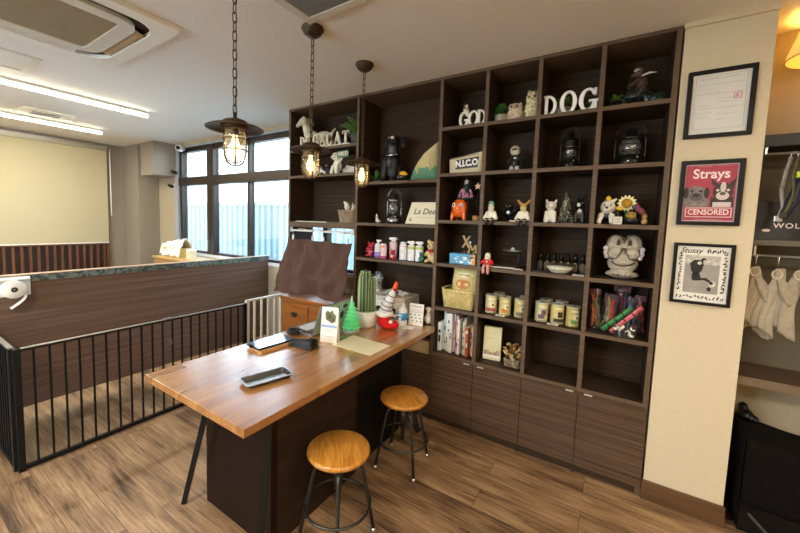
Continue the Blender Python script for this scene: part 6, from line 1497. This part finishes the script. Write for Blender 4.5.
for i, (x, s_, l) in enumerate(((3.122, 1., 'pale beige dog garment hanging leftmost from the alcove rod'), (3.196, 1.1, 'pale beige dog garment hanging in the middle of the alcove rod'), (3.266, 1.05, 'pale beige dog garment hanging third along the alcove rod'))):
    t = thing('hanging_garment', l, 'garment', (x, yR, 1.318), 0, 'pale garments on the alcove rod')
    obj('hook', MB().tube([(0, .0, -.012), (0, .009, .002), (0, .0, .012), (0, -.009, .004), (0, -.006, -.03), (0, .0, -.045)], .0022, 6), m_chrome, t)
    def drape(u, v, s_=s_, i=i):
        a = 2*PI*u; r = (.012+.019*v**.7)*(1+.28*math.sin(5*a+i*1.7+v*2)*v); ln_ = .285*s_*(1+.10*math.sin(a+i))
        return Vector((r*math.cos(a)*1.15-.022*v*(1+i*.3)+.012*math.sin(v*5+i), r*math.sin(a)*.55-.004, -.05-ln_*v+.012*mnoise.noise(Vector((u*4, v*4, i)))))
    obj('cloth', MB().grid(drape, 40, 18), m_beige, t, solid=.003)
    def flap(u, v, s_=s_, i=i):
        a = 2*PI*u; r = (.010+.014*math.sin(PI*min(1, v*1.05)))*(1+.2*math.sin(3*a+i)); return Vector((.006+.040*v+r*math.cos(a)*.9, -.012+r*math.sin(a)*.6, -.095-.085*s_*v-.03*v*v+r*.4*math.sin(a)))
    obj('strap_end', MB().grid(flap, 24, 10), m_beige, t, solid=.003)
    obj('neck_loop', MB().tube([(-.002+.016*math.cos(2*PI*k/18), -.014, -.072*s_+.020*math.sin(2*PI*k/18)) for k in range(18)], .004, 6, closed=True), M('garment_trim', '#c3b498', .9), t)
t = thing('fabric_crate', 'black fabric covered crate standing on the floor in the alcove', 'crate', (3.42, .15, 0))
bx_ = MB(); nx = 24
def crate_top(u, v):
    x = -.285+.62*u; y = -.14+.30*v; return Vector((x, y, (.470-.115*u)+.010*math.sin(u*7+v*3)-.012*(1-v)+.006*mnoise.noise(Vector((u*6, v*6, 1)))))
obj('frame', MB().box(-.282, .335, -.125, .165, .0, .325), m_black, t)
obj('cover_top', MB().grid(crate_top, 24, 10), M('cover_fabric', '#0e0b09', .95, var=.2, scale=60, bump=.2, spec=.12), t, solid=.006)
def skirt(u, v):
    p = crate_top(u, 0); zb = .145; return Vector((p.x, -.145+.006*math.sin(u*70)*(v**1.5)-.006*v, p.z+(zb-p.z)*v))
obj('cover_skirt', MB().grid(skirt, 120, 12), MATS['cover_fabric'], t, solid=.004)
def skirt2(u, v):
    p = crate_top(0, u); return Vector((-.29, p.y, p.z+(.03-p.z)*v))
obj('cover_side', MB().grid(skirt2, 14, 10), MATS['cover_fabric'], t, solid=.004)
obj('drawstring', MB().tube([(-.26, -.165, .12), (-.2, -.172, .06), (-.12, -.17, .02), (.02, -.172, .008)], .007, 7), M('strap_grey', '#3a3734', .8), t)
t = thing('black_pouch', 'small black crumpled pouch resting on the black crate', 'pouch', (3.178, .25, .462))
blob('body', [((0, 0, .03), (.032, .045, .03), None, 0), ((-.008, .01, .065), (.020, .025, .022), None, 0), ((.022, -.02, .022), (.026, .028, .018), None, 0)], [m_blk], t, .004, 1); obj('tie', MB().tube([(.0, -.03, .055), (.02, -.045, .03), (.035, -.05, .006)], .003, 6), m_blk, t)
t = thing('pendant_lamp', 'yellow glowing fabric lamp shade hanging in the alcove', 'lamp', (3.312, .15, 2.222))
m_shade = M('shade_fabric', '#e6c47a', .9, var=.04, emit='#ffc45c', estr=.30)
obj('shade', MB().lathe([(.160, .0), (.155, .03), (.115, .155), (.113, .155), (.152, .03), (.157, .0)], seg=36), m_shade, t)
obj('rim', MB().tube([(.160*math.cos(2*PI*i/40), .160*math.sin(2*PI*i/40), .0) for i in range(40)], .003, 6, closed=True), m_gold, t)
obj('cord', MB().cyl((0, 0, .10), .004, CZ-2.222-.10, 8).cyl((0, 0, CZ-2.222-.02), .04, .02, 20), m_offw, t)
obj('bulb', MB().ell((0, 0, .07), .032), M('lit_warm_bulb', '#ffd890', .5, emit='#ffcb62', estr=75.), t)
obj('spider', MB().tube([(-.112, 0, .150), (.112, 0, .150)], .003, 6).tube([(0, -.112, .150), (0, .112, .150)], .003, 6), m_gold, t)

# ------------------------------------------------------------------ light
def area(name, loc, sx_, sy_, power, col, rot=(0, 0, 0)):
    l = bpy.data.lights.new(name, 'AREA'); l.shape = 'RECTANGLE'; l.size = sx_; l.size_y = sy_; l.energy = power; l.color = col
    o = bpy.data.objects.new(name, l); COL.objects.link(o); o.location = loc; o.rotation_euler = rot; return o
# unseen ceiling panels, added out of view as fill for the shelf fronts
for i, (x, y) in enumerate(((1.4, -3.3), (3.6, -3.0), (4.1, -1.4))):
    t = thing('added_fill_panel', ('added square fill panel on the ceiling behind the viewer', 'added square fill panel on the ceiling in the right rear of the room', 'added square fill panel on the ceiling near the right wall')[i], 'light', (x, y, CZ))
    obj('frame', MB().ring(rrect(-.3, .3, -.3, .3, .01, 2), rrect(-.28, .28, -.28, .28, .01, 2), -.02, 0, 'xy'), m_offw, t)
    obj('diffuser', MB().box(-.28, .28, -.28, .28, -.014, -.002), M('fill_panel_diffuser', '#fff0d8', .5, emit='#ffe3b8', estr=3.), t)
    area('fill_panel_lamp', (x, y, CZ-.03), .55, .55, (27, 20, 10)[i], (1, .92, .80))
for x, y0, y1 in ((-1.34, -3.0, -.6), (-2.68, -3.0, -.53)):
    area('tube_lamp', (x, (y0+y1)/2, CZ-.06), .05, y1-y0, 15, (1, .92, .80))
w = bpy.data.worlds.new('sky'); S.world = w; w.use_nodes = True
N = w.node_tree.nodes; L = w.node_tree.links
bg = N['Background']; bg.inputs['Strength'].default_value = 6.3
tc = N.new('ShaderNodeTexCoord'); sp = N.new('ShaderNodeSeparateXYZ'); L.new(tc.outputs['Generated'], sp.inputs[0])
r = N.new('ShaderNodeValToRGB'); r.color_ramp.elements[0].position = .0; r.color_ramp.elements[0].color = (.92, .97, 1, 1); r.color_ramp.elements[1].position = .6; r.color_ramp.elements[1].color = (.62, .80, 1, 1)
L.new(sp.outputs['Z'], r.inputs[0]); L.new(r.outputs[0], bg.inputs[0])

# ------------------------------------------------------------------ camera
cam = bpy.data.cameras.new('camera'); co = bpy.data.objects.new('camera', cam); COL.objects.link(co)
f_px = 354.34; yaw, pit, rol = .58383, -.07973, -.030397
Rz = Matrix.Rotation(yaw, 3, 'Z'); Rx = Matrix.Rotation(pit, 3, 'X'); Ry = Matrix.Rotation(rol, 3, 'Y')
R = Rz @ Rx @ Ry
cm = Matrix((R.col[0], R.col[2], -R.col[1])).transposed().to_4x4(); cm.translation = (2.55995, -2.28242, 1.43065)
co.matrix_world = cm
cam.sensor_width = 36; cam.lens = f_px/800*36; cam.shift_x = (400-382.26)/800; cam.shift_y = -(266.5-249.77)/800; cam.clip_start = .02; cam.clip_end = 100
S.camera = co
S.view_settings.view_transform = 'Standard'; S.view_settings.look = 'None'; S.view_settings.gamma = 1; S.view_settings.use_curve_mapping = False
S.view_settings.exposure = 1.25
S.cycles.max_bounces = 10; S.cycles.diffuse_bounces = 5; S.cycles.transparent_max_bounces = 24; S.cycles.sample_clamp_indirect = 6
S.cycles.caustics_reflective = False; S.cycles.caustics_refractive = False
